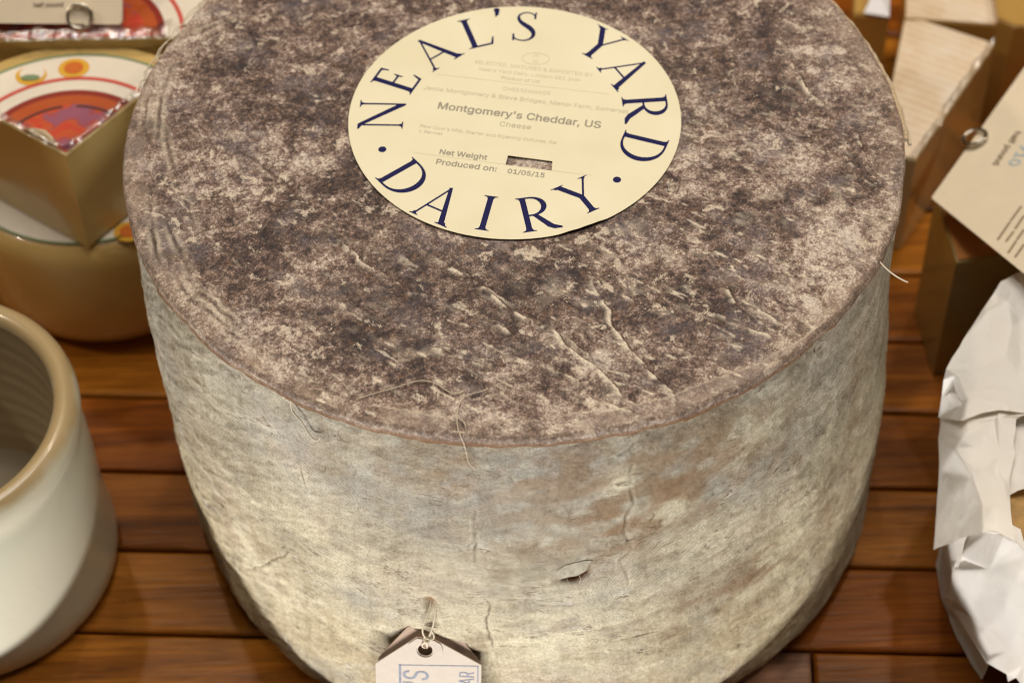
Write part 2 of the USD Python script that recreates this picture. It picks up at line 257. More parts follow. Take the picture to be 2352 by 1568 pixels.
MT = mat('mouldy_top_cloth', {
    'g': ('geometry', {}),
    'nb': ('noise_texture', dict(scale=48, detail=9, roughness=.66)), 'nm': ('noise_texture', dict(scale=150, detail=8, roughness=.7, distortion=.4)),
    'nf': ('noise_texture', dict(scale=480, detail=5, roughness=.7, distortion=.3)), 'ns': ('noise_texture', dict(scale=1150, detail=3, roughness=.7)),
    'mp': ('mapping', dict(location=(3.1, 7.7, 1.2))), 'nc': ('noise_texture', dict(scale=110, detail=10, roughness=.75, distortion=.4)), 'nl': ('noise_texture', dict(scale=16, detail=3)),
    'ng': ('noise_texture', dict(scale=40, detail=9, roughness=.72)), 'mp2': ('mapping', dict(location=(-4.4, 2.1, 5.))), 'no': ('noise_texture', dict(scale=260, detail=5, roughness=.7)),
    'aL': attr('lite'), 'aD': attr('crack'), 'aH': attr('hem'), 'aC': attr('cream'), 'aK': attr('drk'), 'aE': attr('rim'), 'aP': attr('lip'),
    # tone: broad, middle and fine mottling, moved by the light and dark areas
    't1': ('math', dict(math_type='multiply_add', value2=.95)), 't2': ('math', dict(math_type='multiply_add', value2=1.15, value3=-1.455)),
    't3': ('math', dict(math_type='multiply_add', value2=.26)), 't3b': ('math', dict(math_type='multiply_add', value2=-.13)), 't4': ('math', dict(math_type='multiply_add', value2=1.15)), 't5': ('math', dict(math_type='multiply_add', value2=.6)),
    't6': ('math', dict(math_type='multiply_add', value2=.06)),
    'r': ('rgb_ramp', dict(ramp=[(.12, (.036, .026, .026)), (.30, (.080, .053, .046)), (.44, (.158, .104, .082)), (.55, (.255, .182, .150)), (.67, (.42, .33, .275)), (.86, (.65, .56, .48))])),
    'rg': ('rgb_ramp', dict(ramp=[(.52, (0, 0, 0)), (.66, (1, 1, 1))])), 'mg': ('mix_color', dict(blend_type='mix', b=(.17, .15, .17))), 'gg': ('math', dict(math_type='multiply', value2=.5)),
    'ro': ('rgb_ramp', dict(ramp=[(.58, (0, 0, 0)), (.70, (1, 1, 1))])), 'mo': ('mix_color', dict(blend_type='mix', b=(.20, .095, .035))), 'og': ('math', dict(math_type='multiply', value2=.55)),
    'cs': ('math', dict(math_type='multiply_add', value2=.16)), 'rc': ('rgb_ramp', dict(ramp=[(.655, (0, 0, 0)), (.70, (1, 1, 1))])), 'mc': ('mix_color', dict(blend_type='mix', b=(.66, .55, .44))), 'cg': ('math', dict(math_type='multiply', value2=.85)),
    'eh': ('math', dict(math_type='power', value2=1.6)), 'eg': ('math', dict(math_type='multiply', value2=.5)), 'me': ('mix_color', dict(blend_type='mix', b=(.42, .315, .235))),
    'mh': ('mix_color', dict(blend_type='mix', b=(.33, .25, .21))), 'hg': ('math', dict(math_type='multiply', value2=.45)),
    'ml': ('mix_color', dict(blend_type='mix', b=(.74, .64, .51))), 'lg': ('math', dict(math_type='multiply', value2=.9)),
    'md': ('mix_color', dict(blend_type='mix', b=(.055, .028, .012))), 'dg': ('math', dict(math_type='multiply', value2=.8)),
    'mP': ('mix_color', dict(blend_type='mix', b=(.155, .062, .010))), 'pg': ('math', dict(math_type='multiply', value2=.95)),
    'sp': ('rgb_ramp', dict(ramp=[(.3, (.6, .58, .57)), (.5, (1, 1, 1)), (.68, (1.6, 1.57, 1.55))])), 'ms': ('mix_color', dict(blend_type='multiply', fac=.6, use_clamp=False)),
    'hh': ('math', dict(math_type='multiply_add', value2=.5)), 'b': ('bump', dict(strength=.55, distance=.0012)),
    'p': ('principled_bsdf', dict(roughness=.6, specular_ior_level=.3))},
    [('g.position', x) for x in ('nb.vector', 'nm.vector', 'nf.vector', 'ns.vector', 'mp.vector', 'nl.vector', 'mp2.vector')] +
    [('mp.vector', 'nc.vector'), ('mp.vector', 'no.vector'), ('mp2.vector', 'ng.vector'),
     ('nm.fac', 't2.value1'), ('nb.fac', 't1.value1'), ('t2.value', 't1.value3'), ('aC.fac', 't3.value1'), ('t1.value', 't3.value3'), ('aK.fac', 't3b.value1'), ('t3.value', 't3b.value3'),
     ('nf.fac', 't4.value1'), ('t3b.value', 't4.value3'), ('ns.fac', 't5.value1'), ('t4.value', 't5.value3'), ('t5.value', 't6.value3'), ('aE.fac', 't6.value1'), ('t6.value', 'r.fac'),
     ('ng.fac', 'rg.fac'), ('rg.color', 'gg.value1'), ('gg.value', 'mg.fac'), ('r.color', 'mg.a'),
     ('no.fac', 'ro.fac'), ('ro.color', 'og.value1'), ('og.value', 'mo.fac'), ('mg.result', 'mo.a'),
     ('nl.fac', 'cs.value1'), ('nc.fac', 'cs.value3'), ('cs.value', 'rc.fac'), ('rc.color', 'cg.value1'), ('cg.value', 'mc.fac'), ('mo.result', 'mc.a'),
     ('aE.fac', 'eh.value1'), ('eh.value', 'eg.value1'), ('eg.value', 'me.fac'), ('mc.result', 'me.a'),
     ('aH.fac', 'hg.value1'), ('hg.value', 'mh.fac'), ('me.result', 'mh.a'),
     ('aL.fac', 'lg.value1'), ('lg.value', 'ml.fac'), ('mh.result', 'ml.a'), ('aD.fac', 'dg.value1'), ('dg.value', 'md.fac'), ('ml.result', 'md.a'),
     ('aP.fac', 'pg.value1'), ('pg.value', 'mP.fac'), ('md.result', 'mP.a'),
     ('ns.fac', 'sp.fac'), ('mP.result', 'ms.a'), ('sp.color', 'ms.b'), ('ms.result', 'p.base_color'),
     ('ns.fac', 'hh.value1'), ('nf.fac', 'hh.value3'), ('hh.value', 'b.height'), ('b.normal', 'p.normal')])
cheddar = thing('cheddar_wheel', 'large cloth-bound cheddar wheel with mouldy brown top and round cream paper label', 'cheese')
part(cheddar, 'top_cloth', (capV, capF), MT, True, prim=dict(lite=app(lite), crack=app(dark), hem=app(hem), cream=app(crm), drk=app(drk), rim=app(edge), lip=app(lipf)))

# --- side cloth
def side_r(z): 
    b = np.where(z < .013, .013-np.sqrt(np.maximum(.013**2-(.013-z)**2, 0)), 0)
    return .1578+.0026*np.sin(np.pi*np.clip(z/H, 0, 1))-b
def side_cx(z): return .0041*(1-z/H)
def side_cy(z): return -.0178*(1-z/H)
def S(x, y, out=0.):                  # the point of the side seen there, and its angle
    d = ray(x, y); z = .1
    for _ in range(12):
        r = float(side_r(np.array(z)))+out; c = EYE[:2]-[side_cx(z), side_cy(z)]; A = d[:2]@d[:2]; B = c@d[:2]; C = c@c-r*r; t = (-B-math.sqrt(max(B*B-A*C, 0)))/A
        z = float(np.clip(EYE[2]+t*d[2], .002, H))
    p = EYE+t*d; return p, math.atan2(p[1]-side_cy(z), p[0]-side_cx(z))
def sz(L):                            # unrolled: arc length, height
    o = []
    for x, y in L:
        p, a = S(x, y); o.append(((a+math.pi/2)*.16, p[2]))
    return o
CK = [[(1450, 1060), (1448, 1100), (1450, 1120), (1453, 1148), (1433, 1182), (1429, 1215), (1440, 1238), (1440, 1263), (1425, 1283), (1439, 1319), (1441, 1350)], [(1438, 1234), (1456, 1231)],
      [(1108, 1348), (1113, 1367), (1125, 1386), (1122, 1410), (1115, 1420), (1115, 1439), (1125, 1468), (1139, 1513), (1120, 1554)], [(1147, 1372), (1220, 1374), (1303, 1377)], [(1115, 1439), (1150, 1452), (1190, 1468)],
      [(683, 1060), (690, 1085), (698, 1110), (702, 1135)], [(566, 948), (600, 965), (620, 980)], [(590, 935), (606, 960), (622, 986)], [(1290, 1035), (1340, 1028), (1385, 1012)], [(1400, 1068), (1440, 1040), (1470, 1020)],
      [(690, 1240), (720, 1262), (740, 1275)], [(745, 1335), (760, 1345), (770, 1352)], [(825, 1468), (860, 1485), (885, 1497)], [(685, 990), (694, 1010)], [(1550, 1032), (1570, 1026), (1600, 1025)],
      [(560, 1310), (600, 1300), (650, 1275), (680, 1250)], [(1730, 1160), (1741, 1175)], [(1925, 1190), (1945, 1165)], [(1170, 1085), (1183, 1105)], [(800, 1410), (830, 1425)], [(1090, 1170), (1094, 1220), (1090, 1290)]]
CKW = [wig(sz(L), .0013, 6, 100+i) for i, L in enumerate(CK)]
tear = sz([(1283, 1326), (1300, 1321), (1320, 1318), (1342, 1306), (1352, 1297)])
ta = np.linspace(-math.pi/2-2.05, -math.pi/2+2.05, 1250); tb = np.linspace(ta[-1], ta[0]+2*np.pi, 160)[1:-1]; tt = np.r_[ta, tb]
zs = np.r_[0, .0003, .001, .0022, .004, .006, np.linspace(.008, H-.004, 215)]
TH, ZS = np.meshgrid(tt, zs, indexing='ij')
RS = side_r(ZS); UU = (((TH+math.pi/2+math.pi) % (2*np.pi))-math.pi)*.16
q3 = np.stack([np.cos(TH)*.16, np.sin(TH)*.16, ZS], -1)
n1 = meshkit.fbm(q3*14, 3, 41); n2 = meshkit.fbm(q3*np.array([60, 60, 90]), 4, 42); n3 = meshkit.fbm(q3*380, 3, 43)
u2, v2 = UU*.87+ZS*.5, -UU*.5+ZS*.87
n4 = meshkit.fbm(np.stack([u2*28, v2*170, 0*UU], -1), 3, 44); right = np.clip((UU-.03)*12, 0, 1)+np.clip((-UU-.1)*14, 0, .6)
hs = .007*(n1-.5)+.0017*(n2-.5)+.0007*(n3-.5)+.0006*(.5+right)*((1-np.abs(2*n4-1)*2).clip(0, 1))
ck = np.zeros(RS.size); fl = np.stack([UU.ravel(), ZS.ravel()], -1); li = np.zeros(RS.size); hsf = np.zeros(RS.size)
for d, s, al in seg_field(fl, CKW, .004):
    k = np.sin(np.pi*al.clip(.04, .96))**.5; k = k*(meshkit.fbm(np.c_[fl*260, 0*d], 3, 8)*3.2-.9).clip(.1, 1); hsf += k*(-.0003*np.exp(-(d/.0006)**2)+.00012*np.exp(-((d-.0013)/.0010)**2)); ck += k*.8*np.exp(-(d/.00045)**2); li += k*.25*np.exp(-((d-.0014)/.0009)**2)
d, s, al = seg_field(fl, [np.array(tear)], .012)[0]; k = np.sin(np.pi*al.clip(.05, .95)); hsf += k*(-.0090*np.exp(-((d+.0003)/.0020)**2)*(1)+.0022*np.exp(-((d-.0035)/.0022)**2)*(s > 0)); tr = (1.4*k*np.exp(-(d/.0027)**4)).clip(0, 1)
hp, ha = S(985, 1385); hd = np.hypot(fl[:, 0]-(ha+math.pi/2)*.16, fl[:, 1]-hp[2]); hsf -= .003*np.exp(-(hd/.004)**2); tr = np.maximum(tr, .8*np.exp(-(hd/.0022)**2))
stain = .0*hd+.55*np.exp(-((fl[:, 0]-(ha+math.pi/2)*.16)**2/.022**2+(fl[:, 1]-hp[2]-.012)**2/.014**2))
RS = RS+hs+hsf.reshape(RS.shape)-.0012*np.clip((ZS-(H-.02))/.015, 0, 1)
RS = np.minimum(RS, np.where(ZS > H-.02, .1592, 9))
taper = np.clip(ZS/.006, 0, 1)
sideV = np.stack([side_cx(ZS)+RS*np.cos(TH), side_cy(ZS)+RS*np.sin(TH), ZS], -1).reshape(-1, 3); ns_ = len(zs)
sideF = grid_faces(len(tt), ns_, True)
c0 = len(sideV); sideV = np.vstack([sideV, [.0041, -.0178, .0]]); sideF = np.vstack([sideF, np.stack([np.full(len(tt), c0), (np.arange(len(tt))+1) % len(tt)*ns_, np.arange(len(tt))*ns_], -1)])
BROWN = [(1520, 1060, 230, 50, .8), (1720, 1090, 130, 90, .7), (1440, 1220, 90, 60, .8), (1640, 1370, 180, 50, .8), (1960, 1000, 35, 150, .7), (1900, 1150, 40, 120, .6), (1230, 1065, 120, 40, .6), (990, 1075, 110, 45, .7), (610, 1290, 70, 35, .6), (1330, 1190, 120, 50, .5),
         (420, 900, 50, 130, .4), (500, 1130, 60, 90, .5), (1100, 1500, 90, 40, .4), (760, 1090, 40, 80, .4), (1760, 1330, 80, 50, .6), (1560, 1140, 60, 40, .6), (1150, 1250, 120, 50, .4)]
PALE = [(640, 1350, 110, 60, 1.), (900, 1320, 160, 60, .6), (1300, 1440, 220, 60, .7), (1620, 1250, 140, 60, .6), (1820, 1240, 80, 90, .8), (700, 1200, 90, 70, .5), (1540, 1160, 45, 25, .9), (1420, 1110, 30, 20, .9), (1900, 1000, 50, 80, .5), (1750, 990, 70, 40, .6), (1000, 1330, 60, 30, .7), (560, 1260, 40, 60, .9), (1240, 1500, 160, 50, .6)]
GREY = [(1290, 1050, 170, 40, .9), (760, 1030, 110, 60, .5), (1740, 1085, 110, 60, .6), (1000, 1190, 170, 60, .6), (850, 1380, 90, 40, .7), (640, 1010, 90, 80, .5), (1080, 1120, 60, 30, .7), (1590, 1150, 70, 60, .5), (1350, 1290, 90, 40, .4), (1900, 840, 60, 60, .5), (400, 850, 50, 80, .5), (1160, 1390, 60, 30, .4)]
pn = meshkit.fbm(np.c_[fl[:, 0]*90+fl[:, 1]*40, fl[:, 1]*190-fl[:, 0]*40, 0*fl[:, 0]], 5, 55)
def blots(L):
    o = np.zeros(len(fl))
    for x, y, rx, ry, w in L:
        p, a = S(x, y); o += w*np.exp(-(((fl[:, 0]-(a+math.pi/2)*.16)/(rx*.0002*1.15))**2+((fl[:, 1]-p[2])/(ry*.0003*1.1))**2))
    return o
brn, pal, gry = blots(BROWN)*(pn*3.4-1.0).clip(0, 1), blots(PALE)*((1-pn)*3.2-.8).clip(0, 1), blots(GREY)*(meshkit.fbm(np.c_[fl*120, 0*fl[:, 0]], 4, 56)*3-.8).clip(0, 1)
MS = mat('cheese_side_cloth', {
    'aB': attr('brown'), 'mB': ('mix_color', dict(blend_type='mix', b=(.27, .175, .10))), 'aBm': ('math', dict(math_type='multiply', value2=.85, use_clamp=True)), 'aPm': ('math', dict(math_type='multiply', value2=.75, use_clamp=True)), 'aGm': ('math', dict(math_type='multiply', value2=.75, use_clamp=True)),
    'aPl': attr('pale'), 'mPl': ('mix_color', dict(blend_type='mix', b=(.72, .645, .47))), 'aG': attr('grey'), 'mG': ('mix_color', dict(blend_type='mix', b=(.30, .29, .28))),
    'aU': attr('unroll'), 'sU': ('math', dict(math_type='multiply', value2=7400.)), 'sZ': ('math', dict(math_type='multiply', value2=7400.)), 'cU': ('math', dict(math_type='sine')), 'cZ': ('math', dict(math_type='sine')), 'wv': ('math', dict(math_type='multiply')),
    'wm': ('map_range', dict(from_min=.40, from_max=.58, to_min=.08, to_max=.5, clamp=True)), 'm8': ('mapping', dict(rotation=(0, .4, .2), location=(2., 1., 4.), scale=(28, 28, 95))), 'n8': ('noise_texture', dict(scale=1., detail=5, roughness=.62, distortion=.7)), 'r8': ('rgb_ramp', dict(ramp=[(.482, (0, 0, 0)), (.494, (1, 1, 1)), (.498, (1, 1, 1)), (.508, (0, 0, 0))])), 'm8m': ('math', dict(math_type='multiply')), 'r8m': ('rgb_ramp', dict(ramp=[(.5, (0, 0, 0)), (.60, (.9, .9, .9))])), 'mx8': ('mix_color', dict(blend_type='mix', b=(.15, .095, .05))), 'w2': ('math', dict(math_type='multiply')), 'w3': ('math', dict(math_type='add', value2=1.)), 'mW': ('mix_color', dict(blend_type='multiply', fac=1., use_clamp=False)),
    'm7': ('mapping', dict(scale=(230, 230, 34))), 'n7': ('noise_texture', dict(scale=1., detail=4, roughness=.6)), 'r7': ('rgb_ramp', dict(ramp=[(.3, (.74, .70, .64)), (.55, (1.05, 1.05, 1.05))])), 'm7x': ('mix_color', dict(blend_type='multiply', fac=.6)),
    'g': ('geometry', {}), 'n1': ('noise_texture', dict(scale=17, detail=6, roughness=.62, distortion=.5)), 'm2': ('mapping', dict(rotation=(0, .35, 0), scale=(45, 45, 135))), 'n2': ('noise_texture', dict(scale=1., detail=8, roughness=.7, distortion=.5)),
    'nf': ('noise_texture', dict(scale=600, detail=4, roughness=.7)), 'ns': ('noise_texture', dict(scale=1000, detail=4, roughness=.75)), 'mp': ('mapping', dict(location=(5.1, 1.3, 2.2))), 'n3': ('noise_texture', dict(scale=26, detail=7, roughness=.66)),
    'n4': ('noise_texture', dict(scale=1., detail=9, roughness=.75, distortion=.8)), 'm4': ('mapping', dict(rotation=(0, .5, .3), scale=(60, 60, 170))), 'n5': ('noise_texture', dict(scale=60, detail=6, roughness=.66)), 'mp2': ('mapping', dict(location=(-3.1, 4.3, 7.2))), 'n6': ('noise_texture', dict(scale=9, detail=4)),
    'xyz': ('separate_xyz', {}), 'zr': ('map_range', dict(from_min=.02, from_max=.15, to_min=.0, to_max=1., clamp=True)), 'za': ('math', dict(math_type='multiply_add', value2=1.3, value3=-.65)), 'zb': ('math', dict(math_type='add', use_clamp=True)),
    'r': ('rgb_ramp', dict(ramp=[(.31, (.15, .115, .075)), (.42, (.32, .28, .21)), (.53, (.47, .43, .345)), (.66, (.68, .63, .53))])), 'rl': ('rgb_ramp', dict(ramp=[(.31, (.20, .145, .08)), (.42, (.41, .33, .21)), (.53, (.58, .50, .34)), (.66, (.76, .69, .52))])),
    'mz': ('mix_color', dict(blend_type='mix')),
    't': ('mix_float', dict(fac=.5)), 'rg': ('rgb_ramp', dict(ramp=[(.50, (0, 0, 0)), (.68, (.6, .6, .6))])), 'mg': ('mix_color', dict(blend_type='mix', b=(.30, .285, .25))),
    'rb': ('rgb_ramp', dict(ramp=[(.56, (0, 0, 0)), (.72, (.75, .75, .75))])), 'mb': ('mix_color', dict(blend_type='mix', b=(.235, .15, .075))),
    'rp': ('rgb_ramp', dict(ramp=[(.53, (0, 0, 0)), (.68, (.6, .6, .6))])), 'mpk': ('mix_color', dict(blend_type='mix', b=(.42, .30, .225))),
    'rw': ('rgb_ramp', dict(ramp=[(.60, (0, 0, 0)), (.72, (.7, .7, .7))])), 'mw': ('mix_color', dict(blend_type='mix', b=(.66, .63, .58))),
    'aC': attr('crack'), 'aT': attr('tear'), 'aL': attr('lite'), 'aS': attr('stain'), 'mS': ('mix_color', dict(blend_type='mix', b=(.33, .26, .2))),
    'mC': ('mix_color', dict(blend_type='mix', b=(.085, .05, .025))), 'mT': ('mix_color', dict(blend_type='mix', b=(.20, .075, .012))), 'mL': ('mix_color', dict(blend_type='mix', b=(.7, .63, .48))),
    'sp': ('rgb_ramp', dict(ramp=[(.3, (.5, .46, .40)), (.5, (1, 1, 1)), (.7, (1.4, 1.38, 1.35))])), 'ms': ('mix_color', dict(blend_type='multiply', fac=.7, use_clamp=False)),
    'hh': ('math', dict(math_type='multiply_add', value2=.6)), 'b': ('bump', dict(strength=.5, distance=.001)), 'p': ('principled_bsdf', dict(roughness=.75, specular_ior_level=.3))},
    [('g.position', x) for x in ('n1.vector', 'm2.vector', 'nf.vector', 'ns.vector', 'mp.vector', 'm4.vector', 'mp2.vector', 'xyz.vector', 'm7.vector', 'm8.vector')] +
    [('m2.vector', 'n2.vector'), ('m4.vector', 'n4.vector'), ('m7.vector', 'n7.vector'), ('n7.fac', 'r7.fac'), ('mp.vector', 'n3.vector'), ('mp.vector', 'n5.vector'), ('mp2.vector', 'n6.vector'), ('n1.fac', 't.a'), ('n2.fac', 't.b'), ('t.result', 'r.fac'), ('t.result', 'rl.fac'),
     ('xyz.z', 'zr.value'), ('n6.fac', 'za.value1'), ('zr.result', 'zb.value1'), ('za.value', 'zb.value2'), ('zb.value', 'mz.fac'), ('rl.color', 'mz.a'), ('r.color', 'mz.b'),
     ('n3.fac', 'rg.fac'), ('rg.color', 'mg.fac'), ('mz.result', 'mg.a'), ('n4.fac', 'rb.fac'), ('rb.color', 'mb.fac'), ('mg.result', 'mb.a'),
     ('n1.fac', 'rp.fac'), ('rp.color', 'mpk.fac'), ('mb.result', 'mpk.a'), ('n5.fac', 'rw.fac'), ('rw.color', 'mw.fac'), ('mpk.result', 'mw.a'),
     ('aS.fac', 'mS.fac'), ('mw.result', 'mG.a'), ('aG.fac', 'aGm.value1'), ('aGm.value', 'mG.fac'), ('mG.result', 'mB.a'), ('aB.fac', 'aBm.value1'), ('aBm.value', 'mB.fac'), ('mB.result', 'mPl.a'), ('aPl.fac', 'aPm.value1'), ('aPm.value', 'mPl.fac'), ('mPl.result', 'm7x.a'), ('r7.color', 'm7x.b'), ('m8.vector', 'n8.vector'), ('n8.fac', 'r8.fac'), ('n5.fac', 'r8m.fac'), ('r8.color', 'm8m.value1'), ('r8m.color', 'm8m.value2'), ('m8m.value', 'mx8.fac'), ('m7x.result', 'mx8.a'), ('mx8.result', 'mS.a'), ('aU.fac', 'sU.value1'), ('xyz.z', 'sZ.value1'), ('sU.value', 'cU.value1'), ('sZ.value', 'cZ.value1'), ('cU.value', 'wv.value1'), ('cZ.value', 'wv.value2'), ('n3.fac', 'wm.value'), ('wv.value', 'w2.value1'), ('wm.result', 'w2.value2'), ('w2.value', 'w3.value1'), ('aL.fac', 'mL.fac'), ('mS.result', 'mL.a'), ('aC.fac', 'mC.fac'), ('mL.result', 'mC.a'), ('aT.fac', 'mT.fac'), ('mC.result', 'mT.a'),
     ('ns.fac', 'sp.fac'), ('mT.result', 'ms.a'), ('sp.color', 'ms.b'), ('ms.result', 'mW.a'), ('w3.value', 'mW.b'), ('mW.result', 'p.base_color'), ('ns.fac', 'hh.value1'), ('nf.fac', 'hh.value3'), ('hh.value', 'b.height'), ('b.normal', 'p.normal')])
ap0 = lambda a: np.r_[np.asarray(a).ravel(), 0.]
part(cheddar, 'side_cloth', (sideV, sideF), MS, True, prim=dict(crack=ap0(ck.clip(0, 1)), tear=ap0(tr.clip(0, 1)), lite=ap0(li.clip(0, 1)), stain=ap0(stain), brown=ap0(brn), pale=ap0(pal), grey=ap0(gry), unroll=ap0(UU)))

from scipy.interpolate import RegularGridInterpolator
_rs = RegularGridInterpolator((ta, zs), RS[:len(ta)], bounds_error=False, fill_value=None)
def S2(x, y, out=0.):                 # the same on the uneven surface
    p, a = S(x, y); a = a-2*math.pi if a > math.pi/2 else a; d = float(_rs((a, p[2])))-float(side_r(np.array(p[2])))+out
    return p+d*np.array([math.cos(a), math.sin(a), 0]), a
# --- the round paper label, with its printing
LX = lambda x, y: P(x, y, H)[:2]
def label_z(x, y):
    z = top_macro(x, y)+.00035
    for (px, py, r, a) in ((1400, 360, .008, .0007), (1310, 533, .004, .0009), (1345, 527, .003, .0008), (1372, 520, .003, .0007), (1100, 420, .02, .0003), (950, 330, .02, .0003)):
        c = LX(px, py); z = z+a*np.exp(-((x-c[0])**2+(y-c[1])**2)/r**2)
    return z
def on_label(poly, off, th, e=.003):
    m = sheet(poly, 0, th, e); v = np.array(m.vertices); v[:, 2] += label_z(v[:, 0], v[:, 1])+off; return trimesh.Trimesh(v, m.faces, process=False)
paper = mat('cream_label_paper', {'g': ('geometry', {}), 'n': ('noise_texture', dict(scale=35, detail=5)), 'n2': ('noise_texture', dict(scale=900, detail=3)), 'r': ('rgb_ramp', dict(ramp=[(.3, (.77, .70, .49)), (.7, (.82, .755, .555))])),
    'a': ('math', dict(math_type='multiply_add', value2=.05)), 'b': ('bump', dict(strength=.25, distance=.0012)), 'p': ('principled_bsdf', dict(roughness=.42, specular_ior_level=.4))},
    [('g.position', 'n.vector'), ('g.position', 'n2.vector'), ('n.fac', 'r.fac'), ('r.color', 'p.base_color'), ('n2.fac', 'a.value1'), ('n.fac', 'a.value3'), ('a.value', 'b.height'), ('b.normal', 'p.normal')])
ink = plain('navy_ink', (.010, .010, .075), .5, specular_ior_level=.15)
greys = [plain('print_grey_%s' % n, c, .5) for n, c in (('dark', (.30, .27, .205)), ('mid', (.44, .395, .29)), ('pale', (.53, .475, .34)), ('faint', (.60, .54, .385)))]
disc = Point(*LBL_C).buffer(LBL_R, 64)
hole = Polygon([LX(*q) for q in ((1167, 364), (1269, 377), (1267, 399), (1161, 386))])
nick = unary_union([Point(*LX(x, y)).buffer(r) for x, y, r in ((1392, 524, .0016), (1340, 545, .0011))])
lbl = part(cheddar, 'paper_label', on_label(disc.difference(hole).difference(nick), 0, .00022, .0035), paper, 25)
def st(p, q, w0, w1=None):
    p, q = np.array(p, float), np.array(q, float); d = (q-p)/np.linalg.norm(q-p); n = np.array([-d[1], d[0]]); w1 = w0 if w1 is None else w1
    return Polygon([p+n*w0/2, q+n*w1/2, q-n*w1/2, p-n*w0/2])
def serif(x, y, w, up, left=.09, right=.09, t=.03):   # bracketed foot on a vertical stem of width w
    s = 1 if up else -1; a, b = x-w/2, x+w/2
    return Polygon([(a-left, y), (b+right, y), (b+right, y+s*t*.5), (b+right*.25, y+s*t*1.3), (b, y+s*t*3.2), (a, y+s*t*3.2), (a-left*.25, y+s*t*1.3), (a-left, y+s*t*.5)])
def bowl(x0, y0, y1, wx, thick, thin=.035):
    cy, ry = (y0+y1)/2, (y1-y0)/2; t = np.linspace(-math.pi/2, math.pi/2, 28)
    se = lambda c: np.sign(c)*np.abs(c)**.85
    o = [(x0+wx*se(math.cos(a)), cy+ry*math.sin(a)) for a in t]; i = [(x0+(wx-thick)*se(math.cos(a)), cy+(ry-thin)*math.sin(a)) for a in t[::-1]]
    return Polygon(o+i).buffer(0)
def glyph(c):
    K, k = .125, .048
    if c == 'I': g = [st((.2, 0), (.2, 1), K), serif(.2, 0, K, 1), serif(.2, 1, K, 0)]
    if c == 'L': g = [st((.2, 0), (.2, 1), K), serif(.2, 0, K, 1, right=0), serif(.2, 1, K, 0), Polygon([(.2, 0), (.62, 0), (.70, .25), (.665, .25), (.58, .055), (.2, .055)])]
    if c == 'E': g = [st((.2, 0), (.2, 1), K), serif(.2, 0, K, 1, right=0), serif(.2, 1, K, 0, right=0), Polygon([(.2, 0), (.62, 0), (.68, .22), (.645, .22), (.57, .055), (.2, .055)]),
                      Polygon([(.2, 1), (.58, 1), (.595, .80), (.565, .80), (.52, .945), (.2, .945)]), Polygon([(.2, .5), (.47, .5), (.5, .42), (.525, .42), (.525, .63), (.5, .63), (.47, .548), (.2, .548)])]
    if c == 'D': g = [st((.2, 0), (.2, 1), K), serif(.2, 0, K, 1, right=0), serif(.2, 1, K, 0, right=0), bowl(.30, 0, 1, .58, .13, .05), box(.2, 0, .31, .05), box(.2, .95, .31, 1)]
    if c == 'R': g = [st((.2, 0), (.2, 1), K), serif(.2, 0, K, 1), serif(.2, 1, K, 0, right=0), bowl(.30, .44, 1, .38, .12, .045), box(.2, .44, .31, .485), box(.2, .955, .31, 1),
                      Polygon([(.33, .46), (.45, .47), (.74, .12), (.90, .02), (.90, -.02), (.72, .0), (.60, .08)])]
    if c == 'N': g = [st((.13, 0), (.13, 1), k), serif(.13, 0, k, 1), Polygon([(.0, 1), (.16, 1), (.82, .12), (.82, -.02), (.77, -.02), (.12, .90), (.0, .965)]), st((.80, 0), (.80, 1), k), serif(.80, 1, k, 0)]
    if c == 'A': g = [st((.07, 0), (.41, 1.02), .045, .04), Polygon([(.355, 1.02), (.425, 1.05), (.83, 0), (.69, 0)]), st((.2, .36), (.66, .36), .045), serif(.08, 0, .05, 1, .08, .08), serif(.76, 0, .13, 1, .09, .09)]
    if c == 'Y': g = [st((.41, 0), (.41, .52), K), serif(.41, 0, K, 1), Polygon([(.02, 1), (.17, 1), (.475, .50), (.40, .42), (.345, .48)]), st((.43, .46), (.74, 1), .045), serif(.09, 1, .13, 0, .09, .09, .022), serif(.72, 1, .05, 0, .09, .09, .022)]
    if c == 'S':
        s = spline([(.53, .82), (.42, .955), (.28, .965), (.15, .86), (.17, .70), (.31, .545), (.46, .40), (.52, .22), (.42, .06), (.26, .02), (.12, .07), (.07, .19)], 8); n = len(s)
        w = .035+.095*np.exp(-((np.linspace(0, 1, n)-.5)/.2)**2); g = [LineString(s[i:i+2]).buffer(w[i]/2) for i in range(n-1)]
        g += [Polygon([(.50, .76), (.545, .76), (.55, .99), (.515, .99)]), Polygon([(.04, .24), (.085, .24), (.095, .01), (.05, .01)])]
    if c == "'": g = [Point(.1, .92).buffer(.07), Polygon([(.05, .89), (.17, .93), (.13, .76), (.04, .68)])]
    if c == '.': g = [Point(0, 0).buffer(.088)]
    u = unary_union([x.buffer(0) for x in g]).buffer(.006).buffer(-.006)
    x0, y0, x1, y1 = u.bounds
    return affinity.translate(u, -(x0+x1)/2, (-(y0+y1)/2 if c in ".'" else -.5))
CAP = .0188
